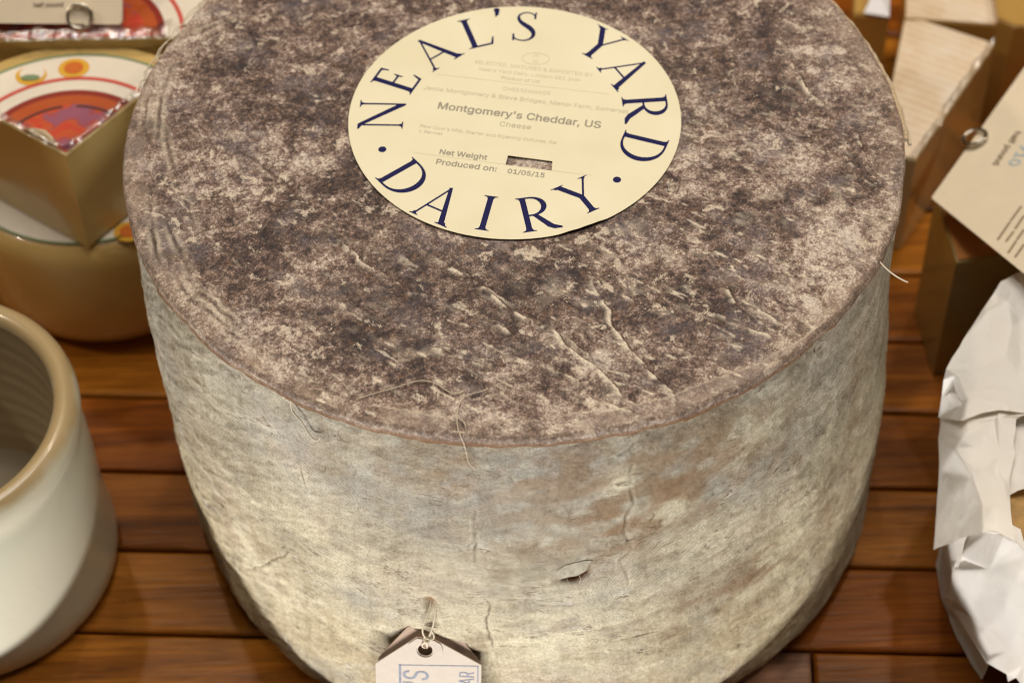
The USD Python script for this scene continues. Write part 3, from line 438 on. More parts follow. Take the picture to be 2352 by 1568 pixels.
for ch, x, y, inv in (('N', 874, 272, 0), ('E', 910, 191, 0), ('A', 1003, 129, 0), ('L', 1095, 81, 0), ("'", 1142, 37, 0), ('S', 1206, 65, 0), ('Y', 1383, 104, 0), ('A', 1436, 173, 0), ('R', 1484, 257, 0), ('D', 1476, 346, 0),
                      ('.', 879, 352, 0), ('.', 1417, 420, 0), ('D', 926, 420, 1), ('A', 1005, 486, 1), ('I', 1117, 500, 1), ('R', 1238, 500, 1), ('Y', 1330, 456, 1)):
    c = np.array(LX(x, y)); v = c-LBL_C; rad = np.linalg.norm(v); a = math.atan2(v[1], v[0])
    if ch not in ".'": rad = .6*rad+.4*.0545
    g = affinity.rotate(affinity.scale(glyph(ch), CAP, CAP, origin=(0, 0)), math.degrees(a)+(90 if inv else -90), origin=(0, 0))
    part(lbl, 'letter' if ch not in ".'" else ('dot' if ch == '.' else 'apostrophe'), on_label(affinity.translate(g, *(LBL_C+v/np.linalg.norm(v)*rad)), .00024, .00005, .004), ink, False)
def text_line(parent, name, text, pl, pr, m, bold=False, zf=None, M0=None):
    t = meshkit.text_mesh(text, .01, .00005, bold); b = t.bounds; a, c = np.array(pl), np.array(pr); L = np.linalg.norm(c-a); s = L/(b[1, 0]-b[0, 0])
    v = np.array(t.vertices); v[:, 0] -= b[0, 0]; v[:, :2] *= s; ex = (c-a)/L; ey = np.array([-ex[1], ex[0]])
    xy = a+v[:, :1]*ex+v[:, 1:2]*ey
    part(parent, name, trimesh.Trimesh(np.c_[xy, v[:, 2]+zf(xy[:, 0], xy[:, 1])], t.faces, process=False), m, False)
zl = lambda x, y: label_z(x, y)+.00024
for t, a, b, m, bd in (("SELECTED, MATURED & EXPORTED BY", (1090, 153), (1361, 184), 3, 0), ("Neal's Yard Dairy, London SE1 2HH", (1100, 169), (1331, 195), 3, 0), ("Product of UK", (1151, 189), (1239, 199), 2, 0),
                       ("CHEESEMAKER", (1154, 214), (1264, 226), 3, 0), ("Jamie Montgomery & Steve Bridges, Manor Farm, Somerset", (973, 213), (1442, 267), 2, 0), ("Montgomery's Cheddar, US", (1005, 257), (1379, 301), 0, 1), ("Cheese", (1147, 296), (1219, 304), 1, 0),
                       ("Raw Cow's Milk, Starter and Ripening Cultures, Sal", (965, 301), (1279, 338), 2, 0), ("t, Rennet", (962, 313), (1016, 319), 2, 0), ("Net Weight", (1009, 362), (1118, 375), 0, 1), ("Produced on:", (1001, 385), (1140, 402), 0, 1), ("01/05/15", (1165, 405), (1250, 415), 0, 1),
                       ("UK", (1224, 137), (1237, 139), 3, 0), ("EC", (1224, 152), (1237, 154), 3, 0)):
    text_line(lbl, 'printed_line', t, LX(*a), LX(*b), greys[m], bool(bd), zl)
for a, b in (((1003, 178), (1397, 223)), ((949, 359), (1160, 385)), ((1269, 399), (1360, 410))):
    part(lbl, 'printed_rule', on_label(LineString([LX(*a), LX(*b)]).buffer(.00008), .00024, .00004, .006), greys[3], False)
c = np.array(LX(1231, 143)); ov = affinity.rotate(affinity.scale(Point(*c).buffer(1, 32), .0058, .0037), -6)
part(lbl, 'printed_oval', on_label(ov.difference(ov.buffer(-.0002)), .00024, .00004, .004), greys[2], False)

# --- loose threads of the cloth
thr = plain('cotton_thread', (.62, .53, .40), .8)
def on_c(x, y, out):
    p = P(x, y, H-.001)
    if np.hypot(*p[:2]) < R-.002: return np.array([p[0], p[1], float(top_macro(np.array(p[0]), np.array(p[1])))+out])
    p = S2(x, y, out+.0006)[0]
    return p
z3 = lambda L: [(564.5+.28*x, 752.6+.28*y) for x, y in L]
for L, o, r in ((z3([(370, 520), (330, 525), (325, 555), (370, 545), (385, 590), (400, 660), (470, 730), (530, 820), (600, 885), (632, 862)]), .0016, .00030),
                (z3([(1990, 545), (1890, 580), (1790, 620), (1745, 700), (1735, 800), (1750, 890), (1810, 980), (1825, 1040), (1890, 1110)]), .0018, .00022),
                (z3([(1690, 765), (1760, 790), (1805, 850), (1800, 920), (1825, 1000)]), .0018, .0002), (z3([(910, 630), (1050, 580), (1250, 525), (1480, 475), (1600, 520), (1660, 560), (1790, 560)]), .0012, .0002),
                (z3([(350, 575), (400, 572), (415, 590)]), .0016, .00018)):
    part(cheddar, 'thread', tube(spline([on_c(x, y, o) for x, y in L], 7), r), thr, True)
rp = S(2020, 600, .002)[0]
part(cheddar, 'thread', tube(spline([rp, rp+[.004, -.004, -.002], rp+[.011, -.006, -.006]], 6), .0003), thr, True)
for a0, n in ((158, 5), (166, 4), (150, 4), (146, 3)):     # frayed edge on the far left
    for i in range(n):
        a = math.radians(a0+random.uniform(-4, 4)); b = a+math.radians(random.uniform(3, 7))*random.choice((-1, 1)); q = lambda t, o, dz: np.array([math.cos(t)*(R+o), math.sin(t)*(R+o), H-.003+dz])
        part(cheddar, 'thread', tube(spline([q(a, -.001, .002), q(a*.6+b*.4, random.uniform(.0005, .0025), .0015), q(b, random.uniform(0, .002), random.uniform(-.004, .001))], 6), .00025), thr, True)
ropeP = [np.array([math.cos(a)*(R+.0016), math.sin(a)*(R+.0016), H-.0045-.002*math.sin(a*7)*.5]) for a in np.radians(np.linspace(-2, 62, 40))]   # loose twisted hem on the right
hemm = tube(ropeP, .0012+.0004*np.sin(np.arange(40)*2.1), 8)
part(cheddar, 'loose_hem', hemm, plain('hem_cloth', (.50, .38, .24), .85, .35, 700), True)
hemm2 = tube([p*np.array([1.012, 1.012, 1])+[0, 0, -.0028] for p in ropeP[:34]], .0008+.0003*np.sin(np.arange(34)*1.7), 6); part(cheddar, 'loose_hem', hemm2, plain('hem_cloth_pale', (.6, .5, .36), .85, .3, 900), True)
# torn flap of cloth above the gash
fp = [S2(x, y, .0004)[0]*np.array([1, 0, 1])+np.array([0, S2(x, y-14, .0030)[0][1], 0]) for x, y in ((1282, 1310), (1300, 1304), (1322, 1300), (1342, 1290), (1352, 1284))]; fq = [S2(x, y, .0003)[0] for x, y in ((1276, 1302), (1298, 1288), (1322, 1282), (1342, 1277), (1358, 1276))]
fv = np.array(fp+fq); fv = np.vstack([fv, fv+[0, .0007, -.0004]]); n = 5
ff = []
for i in range(n-1): ff += [[i, i+1, n+i+1], [i, n+i+1, n+i], [2*n+i, 3*n+i+1, 2*n+i+1], [2*n+i, 3*n+i, 3*n+i+1], [i, 2*n+i+1, i+1], [i, 2*n+i, 2*n+i+1], [n+i, n+i+1, 3*n+i+1], [n+i, 3*n+i+1, 3*n+i]]
part(cheddar, 'torn_flap', trimesh.Trimesh(fv, ff), plain('flap_cloth', (.56, .51, .41), .85, .3, 500), 40)
for k in range(2):
    q0 = S2(1300+24*k, 1331-7*k, .0012)[0]; part(cheddar, 'thread', tube(spline([q0+[0, 0, .004], q0+[.0015, -.002, .001], q0+[.003-.002*k % 3, -.0015, -.002]], 5), .00013), thr, True)

# ---------------------------------------------------------------- the two hanging tags and their string
hq, _ = S(977, 1490, .0035); TNRM = np.array([-.10, -.93, .36]); TNRM /= np.linalg.norm(TNRM)
TX = np.cross([0, 0, 1.], -TNRM)*-1; TX = np.cross(TNRM, [0, 0, 1.])*-1; TX /= np.linalg.norm(TX); TY = np.cross(TNRM, TX)
def tl(x, y, off=0):
    p = PL(x, y, hq+TNRM*off, TNRM)-(hq+TNRM*off); return np.array([p@TX, p@TY])
def tagM(off): M = np.eye(4); M[:3, 0], M[:3, 1], M[:3, 2], M[:3, 3] = TX, TY, TNRM, hq+TNRM*off; return M
card_cream = plain('tag_card', (.70, .60, .51), .7, .04, 200); card_kraft = plain('tag_card_brown', (.52, .37, .28), .8, .06, 200); ink_blue = plain('stamp_ink', (.27, .29, .38), .6, .25, 900)
def bend(m, off):
    v = np.array(m.vertices); v[:, 2] += -2.2*np.minimum(v[:, 1]+.03, 0)**2*0; m = trimesh.Trimesh(v, m.faces, process=False); m.apply_transform(tagM(off)); return m
t1 = thing('paper_tag', 'cream paper tag with stamped frame and letters, hung by string on the cheddar', 'tag')
pts = [tl(*q) for q in ((863, 1521), (957, 1461), (998, 1466), (1106, 1525))]; w = np.array([0, -.033])
hc = tl(977, 1490); outer = Polygon([pts[0], pts[1], pts[2], pts[3], pts[3]+w, pts[0]+w]); hl_ = Point(*hc).buffer(.0030, 16)
part(t1, 'card', bend(sheet(outer.difference(hl_), 0, .0006), 0), card_cream, False)
eye_ = Point(*hc).buffer(.0072, 32); part(t1, 'eyelet_ring', bend(sheet(eye_.difference(Point(*hc).buffer(.0035, 24)).intersection(outer.buffer(-.0004)), .00065, .0003), 0), card_cream, False)
fr = [tl(*q) for q in ((921, 1568), (919, 1524), (1098, 1527), (1104, 1568))]
fr[0] = fr[1]+np.array([0, -.022]); fr[3] = fr[2]+np.array([0, -.022])
for a, b, ww in ((fr[0], fr[1], .0005), (fr[1], fr[2], .0002), (fr[2], fr[3], .00025)):
    part(t1, 'stamped_line', bend(sheet(LineString([a, b]).buffer(ww), .00065, .00004), 0), ink_blue, False)
def tag_text(text, px, py, hgt):
    m = meshkit.text_mesh(text, hgt, .00004); b = m.bounds; v = np.array(m.vertices); v[:, 0] = (v[:, 0]-b[1, 0])*.6; v[:, 1] -= (b[0, 1]+b[1, 1])/2   # ends at the given point, reads upwards
    c = tl(px, py); v = np.c_[c[0]-v[:, 1], c[1]+v[:, 0], v[:, 2]+.00066]; part(t1, 'stamped_letters', bend(trimesh.Trimesh(v, m.faces, process=False), 0), ink_blue, False)
tag_text("'S", 955, 1537, .0105); tag_text("AR", 1072, 1540, .0062)
t2 = thing('paper_tag', 'brown paper tag half hidden behind the cream tag on the cheddar', 'tag')
p2 = [tl(*q, -.0016) for q in ((868, 1511), (938, 1437), (990, 1462), (1039, 1440), (1105, 1523))]
part(t2, 'card', bend(sheet(Polygon(p2+[p2[-1]+w, p2[0]+w]), -.0006, .0006), -.0016), card_kraft, False)
hp3 = S2(986, 1386, -.0005)[0]; kn = hq+TNRM*.003+TY*.0075+TX*.001; strg = plain('tag_string', (.70, .60, .45), .8, .2, 900)
L1 = [hp3, hp3+[-.0012, -.0035, -.004], kn+[-.0008, 0, .002], kn, hq+TNRM*.0016+TY*.0035-TX*.001, hq+TNRM*.0006+TY*.0012]
L2 = [hp3+[.002, 0, 0], hp3+[.0016, -.0035, -.004], kn+[.001, 0, .002], kn+[.0002, -.0006, 0], hq+TNRM*.0016+TY*.0035+TX*.001, hq+TNRM*.0006+TY*.0012+TX*.0006]
part(t1, 'string', tube(spline(L1, 8), .00042), strg, True); part(t1, 'string', tube(spline(L2, 8), .00042), strg, True)
part(t1, 'string_knot', tube(spline([kn+TX*.0012, kn+TY*.001+TNRM*.001, kn-TX*.0012, kn-TY*.001+TNRM*.001, kn+TX*.0014+TY*.0012, kn+TX*.002+TY*.004, kn+TX*.0028+TY*.0022, kn+TX*.001]), .00045), strg, True)

# ---------------------------------------------------------------- glazed stoneware crock, front left
glz = mat('crock_glaze', {'t': ('geometry', {}), 'xyz': ('separate_xyz', {}), 'n': ('noise_texture', dict(scale=60, detail=4)), 'za': ('math', dict(math_type='multiply_add', value2=.010)), 'n2': ('noise_texture', dict(scale=500, detail=4, roughness=.7)),
    'mr': ('map_range', dict(from_min=.1065, from_max=.1175, clamp=True)), 'r': ('rgb_ramp', dict(ramp=[(0, (.60, .575, .46)), (.45, (.56, .51, .38)), (.8, (.45, .33, .17)), (1, (.44, .32, .16))])),
    'sp': ('rgb_ramp', dict(ramp=[(.24, (.72, .64, .5)), (.36, (1, 1, 1))])), 'mx': ('mix_color', dict(blend_type='multiply', fac=1.)), 'n3': ('noise_texture', dict(scale=160, detail=3)), 'b': ('bump', dict(strength=.06, distance=.001)),
    'p': ('principled_bsdf', dict(roughness=.32, coat_weight=.4, coat_roughness=.12))},
    [('t.position', 'xyz.vector'), ('t.position', 'n.vector'), ('t.position', 'n2.vector'), ('t.position', 'n3.vector'), ('n.fac', 'za.value1'), ('xyz.z', 'za.value3'), ('za.value', 'mr.value'), ('mr.result', 'r.fac'), ('n2.fac', 'sp.fac'), ('r.color', 'mx.a'), ('sp.color', 'mx.b'), ('mx.result', 'p.base_color'), ('n3.fac', 'b.height'), ('b.normal', 'p.normal')])
glz_in = mat('crock_inside', {'t': ('geometry', {}), 'w': ('wave_texture', dict(bands_direction='z', scale=30., distortion=.6, detail=2.)), 'r': ('rgb_ramp', dict(ramp=[(.2, (.36, .29, .19)), (.8, (.43, .35, .23))])),
    'b': ('bump', dict(strength=.12, distance=.0015)), 'p': ('principled_bsdf', dict(roughness=.45))}, [('t.position', 'w.vector'), ('w.fac', 'r.fac'), ('r.color', 'p.base_color'), ('w.fac', 'b.height'), ('b.normal', 'p.normal')])
pc = (-.2545, -.0690, 0)
crock = thing('crock', 'pale glazed stoneware crock with brown rim at the left edge', 'pot', None, pc)
RO = .0655
po = [(0, .0), (RO-.006, 0), (RO+.0005, .0015), (RO+.0022, .005), (RO+.0022, .02), (RO+.0012, .05), (RO, .085), (RO-.0004, .094), (RO+.0012, .099), (RO+.0018, .104), (RO+.0010, .1085), (RO-.0012, .1115), (RO-.0045, .1128), (RO-.0075, .1115), (RO-.0092, .108)]
po = np.array(po); po = np.vstack([po[:2], spline(np.c_[po[1:], 0*po[1:, 0]], 5)[1:, :2]])
part(crock, 'body', lathe(po, 160), glz, 50)
zi = np.linspace(.108, .012, 40); part(crock, 'inner_wall', lathe(np.vstack([np.c_[RO-.0092+.0002*np.sin(zi*900), zi], [(RO-.02, .006), (0, .006)]]), 160), glz_in, True)

# ---------------------------------------------------------------- small labelled wheels on the left
rind = mat('waxy_rind', {'g': ('geometry', {}), 'n': ('noise_texture', dict(scale=22, detail=5)), 'r': ('rgb_ramp', dict(ramp=[(.3, (.56, .35, .11)), (.7, (.66, .45, .17))])), 'n2': ('noise_texture', dict(scale=70, detail=3)), 'b': ('bump', dict(strength=.25, distance=.003)),
    'p': ('principled_bsdf', dict(roughness=.35, coat_weight=.7, coat_roughness=.03, subsurface_weight=.15, subsurface_scale=.006, subsurface_radius=(1., .6, .25)))}, [('g.position', 'n.vector'), ('g.position', 'n2.vector'), ('n.fac', 'r.fac'), ('r.color', 'p.base_color'), ('n2.fac', 'b.height'), ('b.normal', 'p.coat_normal')])
cutm = mat('cut_cheese_face', {'g': ('geometry', {}), 'n': ('noise_texture', dict(scale=30, detail=6)), 'r': ('rgb_ramp', dict(ramp=[(.3, (.54, .355, .11)), (.7, (.63, .44, .165))])), 'n2': ('noise_texture', dict(scale=50, detail=2)), 'b': ('bump', dict(strength=.3, distance=.004)),
    'p': ('principled_bsdf', dict(roughness=.4, coat_weight=.6, coat_roughness=.1, subsurface_weight=.15, subsurface_scale=.006, subsurface_radius=(1., .6, .25)))}, [('g.position', 'n.vector'), ('g.position', 'n2.vector'), ('n.fac', 'r.fac'), ('r.color', 'p.base_color'), ('n2.fac', 'b.height'), ('b.normal', 'p.coat_normal')])
lab_white = plain('wheel_label_paper', (.74, .66, .55), .4, .06, 40, coat_weight=.4, coat_roughness=.08)
lab_green = plain('label_green', (.17, .24, .12), .4); lab_red = plain('label_red', (.55, .075, .05), .4); lab_yel = plain('label_yellow', (.66, .36, .03), .4); lab_or = plain('label_orange', (.55, .13, .015), .4)
lab_dark = plain('label_dark', (.10, .03, .025), .4)
lab_pic = mat('label_red_picture', {'g': ('geometry', {}), 'n': ('noise_texture', dict(scale=95, detail=3, distortion=1.)), 'r': ('rgb_ramp', dict(ramp=[(.40, (.29, .085, .135)), (.47, (.36, .06, .06)), (.53, (.50, .085, .02)), (.6, (.52, .05, .02))])),
    'p': ('principled_bsdf', dict(roughness=.4, coat_weight=.5, coat_roughness=.06))}, [('g.position', 'n.vector'), ('n.fac', 'r.fac'), ('r.color', 'p.base_color')])
lab_deep = plain('label_deep_red', (.24, .022, .01), .4, coat_weight=.4, coat_roughness=.1); lab_ring_or = plain('label_burnt_orange', (.42, .075, .012), .4, coat_weight=.4, coat_roughness=.1)
def wheel_label(t, c, rl, clip, z, logos=()):
    C = Point(*c); ann = lambda a, b: C.buffer(a, 48).difference(C.buffer(b, 48))
    def add(name, g, m, lev, parent):
        g = g.intersection(clip)
        if not g.is_empty: return part(parent, name, sheet(g, z+.0003*lev, .00028), m, False)
    l = add('printed_label', C.buffer(rl, 64), lab_white, 0, t)
    for n, a, b, m, lev in (('green_border', rl, rl-.0012, lab_green, 1), ('red_ring', rl*.765, rl*.735, lab_red, 1), ('dark_disc', rl*.63, rl*.58, lab_deep, 1), ('orange_ring', rl*.58, rl*.49, lab_ring_or, 1), ('picture', rl*.49, 0.0001, lab_pic, 1)):
        add(n, ann(a, b), m, lev, l)
    for a0, a1 in ((55, 86), (100, 140), (200, 330)):
        arc = [(c[0]+rl*.47*math.cos(math.radians(a)), c[1]+rl*.47*math.sin(math.radians(a))) for a in np.linspace(a0, a1, 20)]; add('dark_arc', LineString(arc).buffer(.0007), lab_dark, 2, l)
    for x, y, kind in logos:
        q = Point(x, y); e = affinity.scale(q.buffer(1, 24), .0072, .0064)
        if kind == 0:
            add('seal', e, lab_yel, 1, l); add('seal_centre', affinity.scale(e, .62, .62), lab_or, 2, l)
        else:
            add('seal', e, lab_yel, 1, l); add('seal_centre', affinity.translate(affinity.scale(e, .8, .8), .0004, .0012), lab_white, 2, l); add('seal_leaf', affinity.translate(affinity.scale(e, .6, .3), 0, -.002), lab_green, 3, l)
    return l
# whole wheel lying on the table
wc = np.array([-.2065, .1215]); HL = .0785
lw = thing('small_cheese_wheel', 'whole small cheese wheel on the table left of the cheddar, a wedge standing on it', 'cheese')
pr_ = spline(np.c_[np.array([(.052, .0), (.060, .0015), (.0668, .010), (.0715, .026), (.073, .045), (.0722, .062), (.0695, .074), (.065, .0785)]), np.zeros(8)], 5)[:, :2]
V, F = lathe(np.vstack([[(0, 0)], pr_, [(0, HL)]]), 128); V[:, :2] += wc; part(lw, 'rind', (V, F), rind, 50)
wheel_label(lw, wc, .0665, box(-9, -9, 9, 9), HL+.0003, [tuple(P(305, 545, HL)[:2]+np.array([-.002, .003]))+(0,)])
# wedge on top of it
ZA, ZB = HL+.0016, .1415
ap = P(151, 358, ZB)[:2]; dl = P(0, 277, ZB)[:2]-ap; dr = P(328, 217, ZB)[:2]-ap; dl /= np.linalg.norm(dl); dr /= np.linalg.norm(dr)
RW = .0742
a0, a1 = math.atan2(dr[1], dr[0]), math.atan2(dl[1], dl[0])
sec = Polygon([tuple(ap)]+[tuple(ap+RW*np.array([math.cos(a), math.sin(a)])) for a in np.linspace(a0, a1, 48)])
wd = thing('cheese_wedge', 'large wedge cut from a red-labelled wheel, point towards us, on the whole small wheel', 'cheese')
part(wd, 'cut_body', hull_prism(sec, ZA, ZB, .0016), cutm, 30)
lg = [tuple(P(72, 176, ZB)[:2])+(1,), tuple(P(170, 159, ZB)[:2])+(0,)]
wl = wheel_label(wd, ap, .0665, sec.buffer(-.0012), ZB+.0001, lg)
tp = Polygon([P(x, y, ZB)[:2] for x, y in ((52, 302), (80, 300), (105, 305), (122, 320), (135, 345), (148, 352))])
part(wl, 'torn_paper', sheet(tp.intersection(sec.buffer(-.0012)), ZB+.0013, .0004), plain('torn_label_paper', (.5, .4, .25), .5, .2, 150), False)
# half wheel behind, on another half
ZH = .1475; ya = P(0, 94, ZH)[:2]; yb = P(393, 88, ZH)[:2]; hc_ = P(175, 80, ZH)[:2]+np.array([0.0, -.002]); dd = (yb-ya)/np.linalg.norm(yb-ya); nn = np.array([-dd[1], dd[0]])
hc_ = ya+dd*np.dot(hc_-ya, dd); a0 = math.atan2(dd[1], dd[0])
hp_ = Polygon([tuple(hc_+.0745*np.array([math.cos(a), math.sin(a)])) for a in np.linspace(a0, a0+math.pi, 60)])
for z0, z1, lbl_ in ((.0, .0735, 'half small wheel underneath the red-labelled half, behind the wedge'), (.0737, ZH, 'half wheel with red printed label and cut face, behind the wedge at upper left')):
    hw = thing('half_cheese_wheel', lbl_, 'cheese'); part(hw, 'cut_body', hull_prism(hp_, z0, z1, .0016), cutm, 30)
wl = wheel_label(hw, hc_, .0665, hp_.buffer(-.0008), ZH+.0001)
wrapm = mat('plastic_wrap', {'g': ('geometry', {}), 'n': ('noise_texture', dict(scale=120, detail=3, distortion=1.)), 'b': ('bump', dict(strength=.8, distance=.003)), 'f': ('fresnel', dict(IOR=1.6)), 'a': ('math', dict(math_type='multiply_add', value2=1.1, value3=.12)), 't': ('transparent_bsdf', {}), 'gl': ('glossy_bsdf', dict(color=(1, 1, 1), roughness=.2)), 'm': ('mix_closure', {})},
    [('g.position', 'n.vector'), ('n.fac', 'b.height'), ('b.normal', 'gl.normal'), ('f.fac', 'a.value1'), ('a.value', 'm.fac'), ('t.BSDF', 'm.closure1'), ('gl.BSDF', 'm.closure2')], 'm.closure')
def wrap_strip(parent, a, b, z, wd_, seed):         # crumpled edge of cling film along a cut
    n = 70; V = []; 
    for i in range(n):
        t = i/(n-1); p = a+(b-a)*t; k = meshkit.fbm(np.array([[t*9, seed, 0.]]), 3, seed)[0]
        for j in range(5):
            s = j/4; V.append((*(p+(np.array([-(b-a)[1], (b-a)[0]])/np.linalg.norm(b-a))*(s-.25)*wd_*(.6+k)), z+.0022*math.sin(s*3.0)*(.3+k)+.0016*meshkit.noise(np.array([[t*30, s*3, seed*1.]]), 3)[0]))
    return np.array(V), grid_faces(n, 5, False)
part(hw, 'plastic_wrap', wrap_strip(hw, ya, yb, ZH+.0016, .010, 3), wrapm, True); part(wd, 'plastic_wrap', wrap_strip(wd, ap+dr*.002, ap+dr*.07, ZB+.0012, .004, 5), wrapm, True); part(wd, 'plastic_wrap', wrap_strip(wd, ap+dl*.07, ap+dl*.002, ZB+.0012, .004, 8), wrapm, True)

# ---------------------------------------------------------------- price cards on ring pins
steel = mat('pin_steel', {'p': ('principled_bsdf', dict(base_color=(.62, .56, .47), metallic=1., roughness=.22))})
card_m = plain('price_card', (.76, .645, .48), .6, .03, 90); ink_w = plain('faded_ink', (.33, .25, .16), .6); ink_b = plain('card_ink', (.16, .10, .05), .6); ink_c = plain('price_ink', (.36, .45, .50), .6)
def price_card(label, corners, n, p0, bottom, texts, ring, pin, words=()):
    """corners: four frame places; bottom: (place at the left end of the pinned edge, place at its right end)"""
    t = thing('price_card', label, 'sign'); n = np.asarray(n, float)/np.linalg.norm(n)
    a, b = PL(*bottom[0], p0, n), PL(*bottom[1], p0, n); M = frame(a, b-a, np.cross(n, b-a)); Mi = np.linalg.inv(M)
    loc = lambda x, y: (Mi@np.r_[PL(x, y, p0, n), 1])[:2]
    g = Polygon([loc(*c) for c in corners]).buffer(-.002).buffer(.002, 6); m = sheet(g, 0, .0007); m.apply_transform(M); part(t, 'card', m, card_m, False)
    for s, q0, q1, mm, bd in texts:
        tm = meshkit.text_mesh(s, .01, .00005, bd); bb = tm.bounds; A, B = loc(*q0), loc(*q1); sc = np.linalg.norm(B-A)/(bb[1, 0]-bb[0, 0]); v = np.array(tm.vertices); v[:, 0] -= bb[0, 0]; v[:, :2] *= sc
        e = (B-A)/np.linalg.norm(B-A); v[:, :2] = A+v[:, :1]*e+v[:, 1:2]*np.array([-e[1], e[0]]); v[:, 2] += .0008
        tm = trimesh.Trimesh(v, tm.faces, process=False); tm.apply_transform(M); part(t, 'printed_line', tm, mm, False)
    for q0, q1 in words:              # small print, too blurred to read
        m = sheet(LineString([loc(*q0), loc(*q1)]).buffer(.0007), .0008, .00005); m.apply_transform(M); part(t, 'printed_line', m, ink_w, False)
    rc, rr_ = loc(*ring), .0056; tt_ = np.linspace(0, 2*np.pi*1.5, 60); pts = np.c_[rc[0]+rr_*np.sin(tt_), rc[1]-rr_*np.cos(tt_), .0016+.0022*tt_/tt_[-1]]
    pn = loc(*pin); pts = np.vstack([[pn[0], pn[1], -.004], [(pn[0]+rc[0])/2, (pn[1]+rc[1]-rr_)/2, .0008], pts]); pts = (M[:3, :3]@pts.T).T+M[:3, 3]
    part(t, 'ring_pin', tube(pts, .00085, 8), steel, True); return t
p0 = P(281, 57, ZH+.0035)
price_card('cream price card pinned by a steel ring to the half wheel at upper left', [(-180, 52), (281, 57), (284, -170), (-180, -170)], (.05, -.75, .66), p0, ((-180, 52), (281, 57)), [('half pound', (78, 17), (146, 16), ink_b, True)], (185, 38), (190, 86))
A3, B3, C3 = P(2140, 457, .094), P(2390, 107, .108), P(2408, 675, .124); n3_ = np.cross(C3-A3, B3-A3); n3_ *= np.sign(n3_[2])
D3 = (2140+250+268, 107+218)
price_card('tilted cream price card pinned to the pale cheese at the right edge', [(2140, 457), (2390, 107), D3, (2408, 675)], n3_, A3, ((2390, 107), (2140, 457)),
           [('half pound', (2334, 305), (2281, 381), ink_b, True), ('910', (2348, 335), (2315, 382), ink_c, True)], (2243, 326), (2222, 290), [((2346, 478), (2324, 508)), ((2320, 514), (2294, 552)), ((2352, 500), (2334, 527)), ((2328, 536), (2313, 556)), ((2352, 532), (2338, 552)), ((2334, 558), (2318, 582)), ((2352, 566), (2334, 592))])

# ---------------------------------------------------------------- cut cheeses on the right
pale = mat('pale_rind', {'g': ('geometry', {}), 'm': ('mapping', dict(rotation=(0, 0, .55), scale=(1, 1, 1))), 'w': ('wave_texture', dict(bands_direction='y', scale=62., distortion=2.2, detail=3., detail_scale=2.)), 'n': ('noise_texture', dict(scale=40, detail=6, roughness=.6)), 'mf': ('mix_float', dict(fac=.86)),
    'r': ('rgb_ramp', dict(ramp=[(.3, (.60, .43, .26)), (.5, (.72, .57, .41)), (.7, (.78, .67, .55))])), 'b': ('bump', dict(strength=.3, distance=.001)), 'p': ('principled_bsdf', dict(roughness=.45, coat_weight=.4, coat_roughness=.12))},
    [('g.position', 'm.vector'), ('m.vector', 'w.vector'), ('g.position', 'n.vector'), ('w.fac', 'mf.a'), ('n.fac', 'mf.b'), ('mf.result', 'r.fac'), ('r.color', 'p.base_color'), ('mf.result', 'b.height'), ('b.normal', 'p.normal')])
amber = mat('amber_cut_face', {'g': ('geometry', {}), 'n': ('noise_texture', dict(scale=25, detail=5)), 'r': ('rgb_ramp', dict(ramp=[(.3, (.43, .22, .045)), (.7, (.55, .32, .085))])), 'n2': ('noise_texture', dict(scale=45, detail=3)), 'b': ('bump', dict(strength=.3, distance=.004)),
    'p': ('principled_bsdf', dict(roughness=.35, coat_weight=.8, coat_roughness=.08, subsurface_weight=.1, subsurface_scale=.006))}, [('g.position', 'n.vector'), ('g.position', 'n2.vector'), ('n.fac', 'r.fac'), ('r.color', 'p.base_color'), ('n2.fac', 'b.height'), ('b.normal', 'p.coat_normal')])
def block(label, px, z0, z1, top, side, b=.0012, name='cheese_wedge', xyz=False):
    t = thing(name, label, 'cheese'); poly = Polygon(px if xyz else [P(x, y, z1)[:2] for x, y in px]).convex_hull.buffer(0)
    part(t, 'cut_body', hull_prism(poly, z0, z1-.0006, b), side, 30); part(t, 'rind_top', sheet(poly.buffer(-b*.6), z1-.0005, .0006), top, False); return t, poly
ZC = .066
paste_shine = mat('amber_paste_painted_shine', {'g': ('geometry', {}), 'x': ('separate_xyz', {}), 'n': ('noise_texture', dict(scale=28, detail=5)), 'a': ('math', dict(math_type='multiply_add', value2=.03)), 'mr': ('map_range', dict(from_min=.222, from_max=.285, clamp=True)), 'r': ('rgb_ramp', dict(ramp=[(0, (.62, .50, .27)), (.45, (.56, .40, .16)), (.8, (.48, .27, .06)), (1, (.44, .23, .045))])),  # amber paste; paler towards the tip, light in the plastic painted into the ramp
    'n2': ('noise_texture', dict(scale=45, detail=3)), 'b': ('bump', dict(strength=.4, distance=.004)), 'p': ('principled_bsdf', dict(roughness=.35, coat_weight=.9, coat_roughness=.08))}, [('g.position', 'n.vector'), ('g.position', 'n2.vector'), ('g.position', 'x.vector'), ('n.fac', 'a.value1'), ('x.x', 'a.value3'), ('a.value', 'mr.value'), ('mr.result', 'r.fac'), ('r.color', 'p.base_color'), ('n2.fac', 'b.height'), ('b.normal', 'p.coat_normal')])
cw, cp = block('pale cream cheese wedge with grooved rind face up, right of the cheddar', [(2104, 366), (2015, 352), (2063, 215), (2076, 46), (2118, 45), (2287, 100)], 0, ZC, pale, paste_shine)
part(cw, 'plastic_wrap', wrap_strip(cw, P(2104, 366, ZC)[:2], P(2285, 102, ZC)[:2], ZC+.0006, .004, 12), wrapm, True)
block('second pale wedge behind the grooved one, against the top right edge', [(2078, 43), (2118, 43), (2318, 60), (2272, -70), (2082, -90)], 0, ZC, pale, amber)
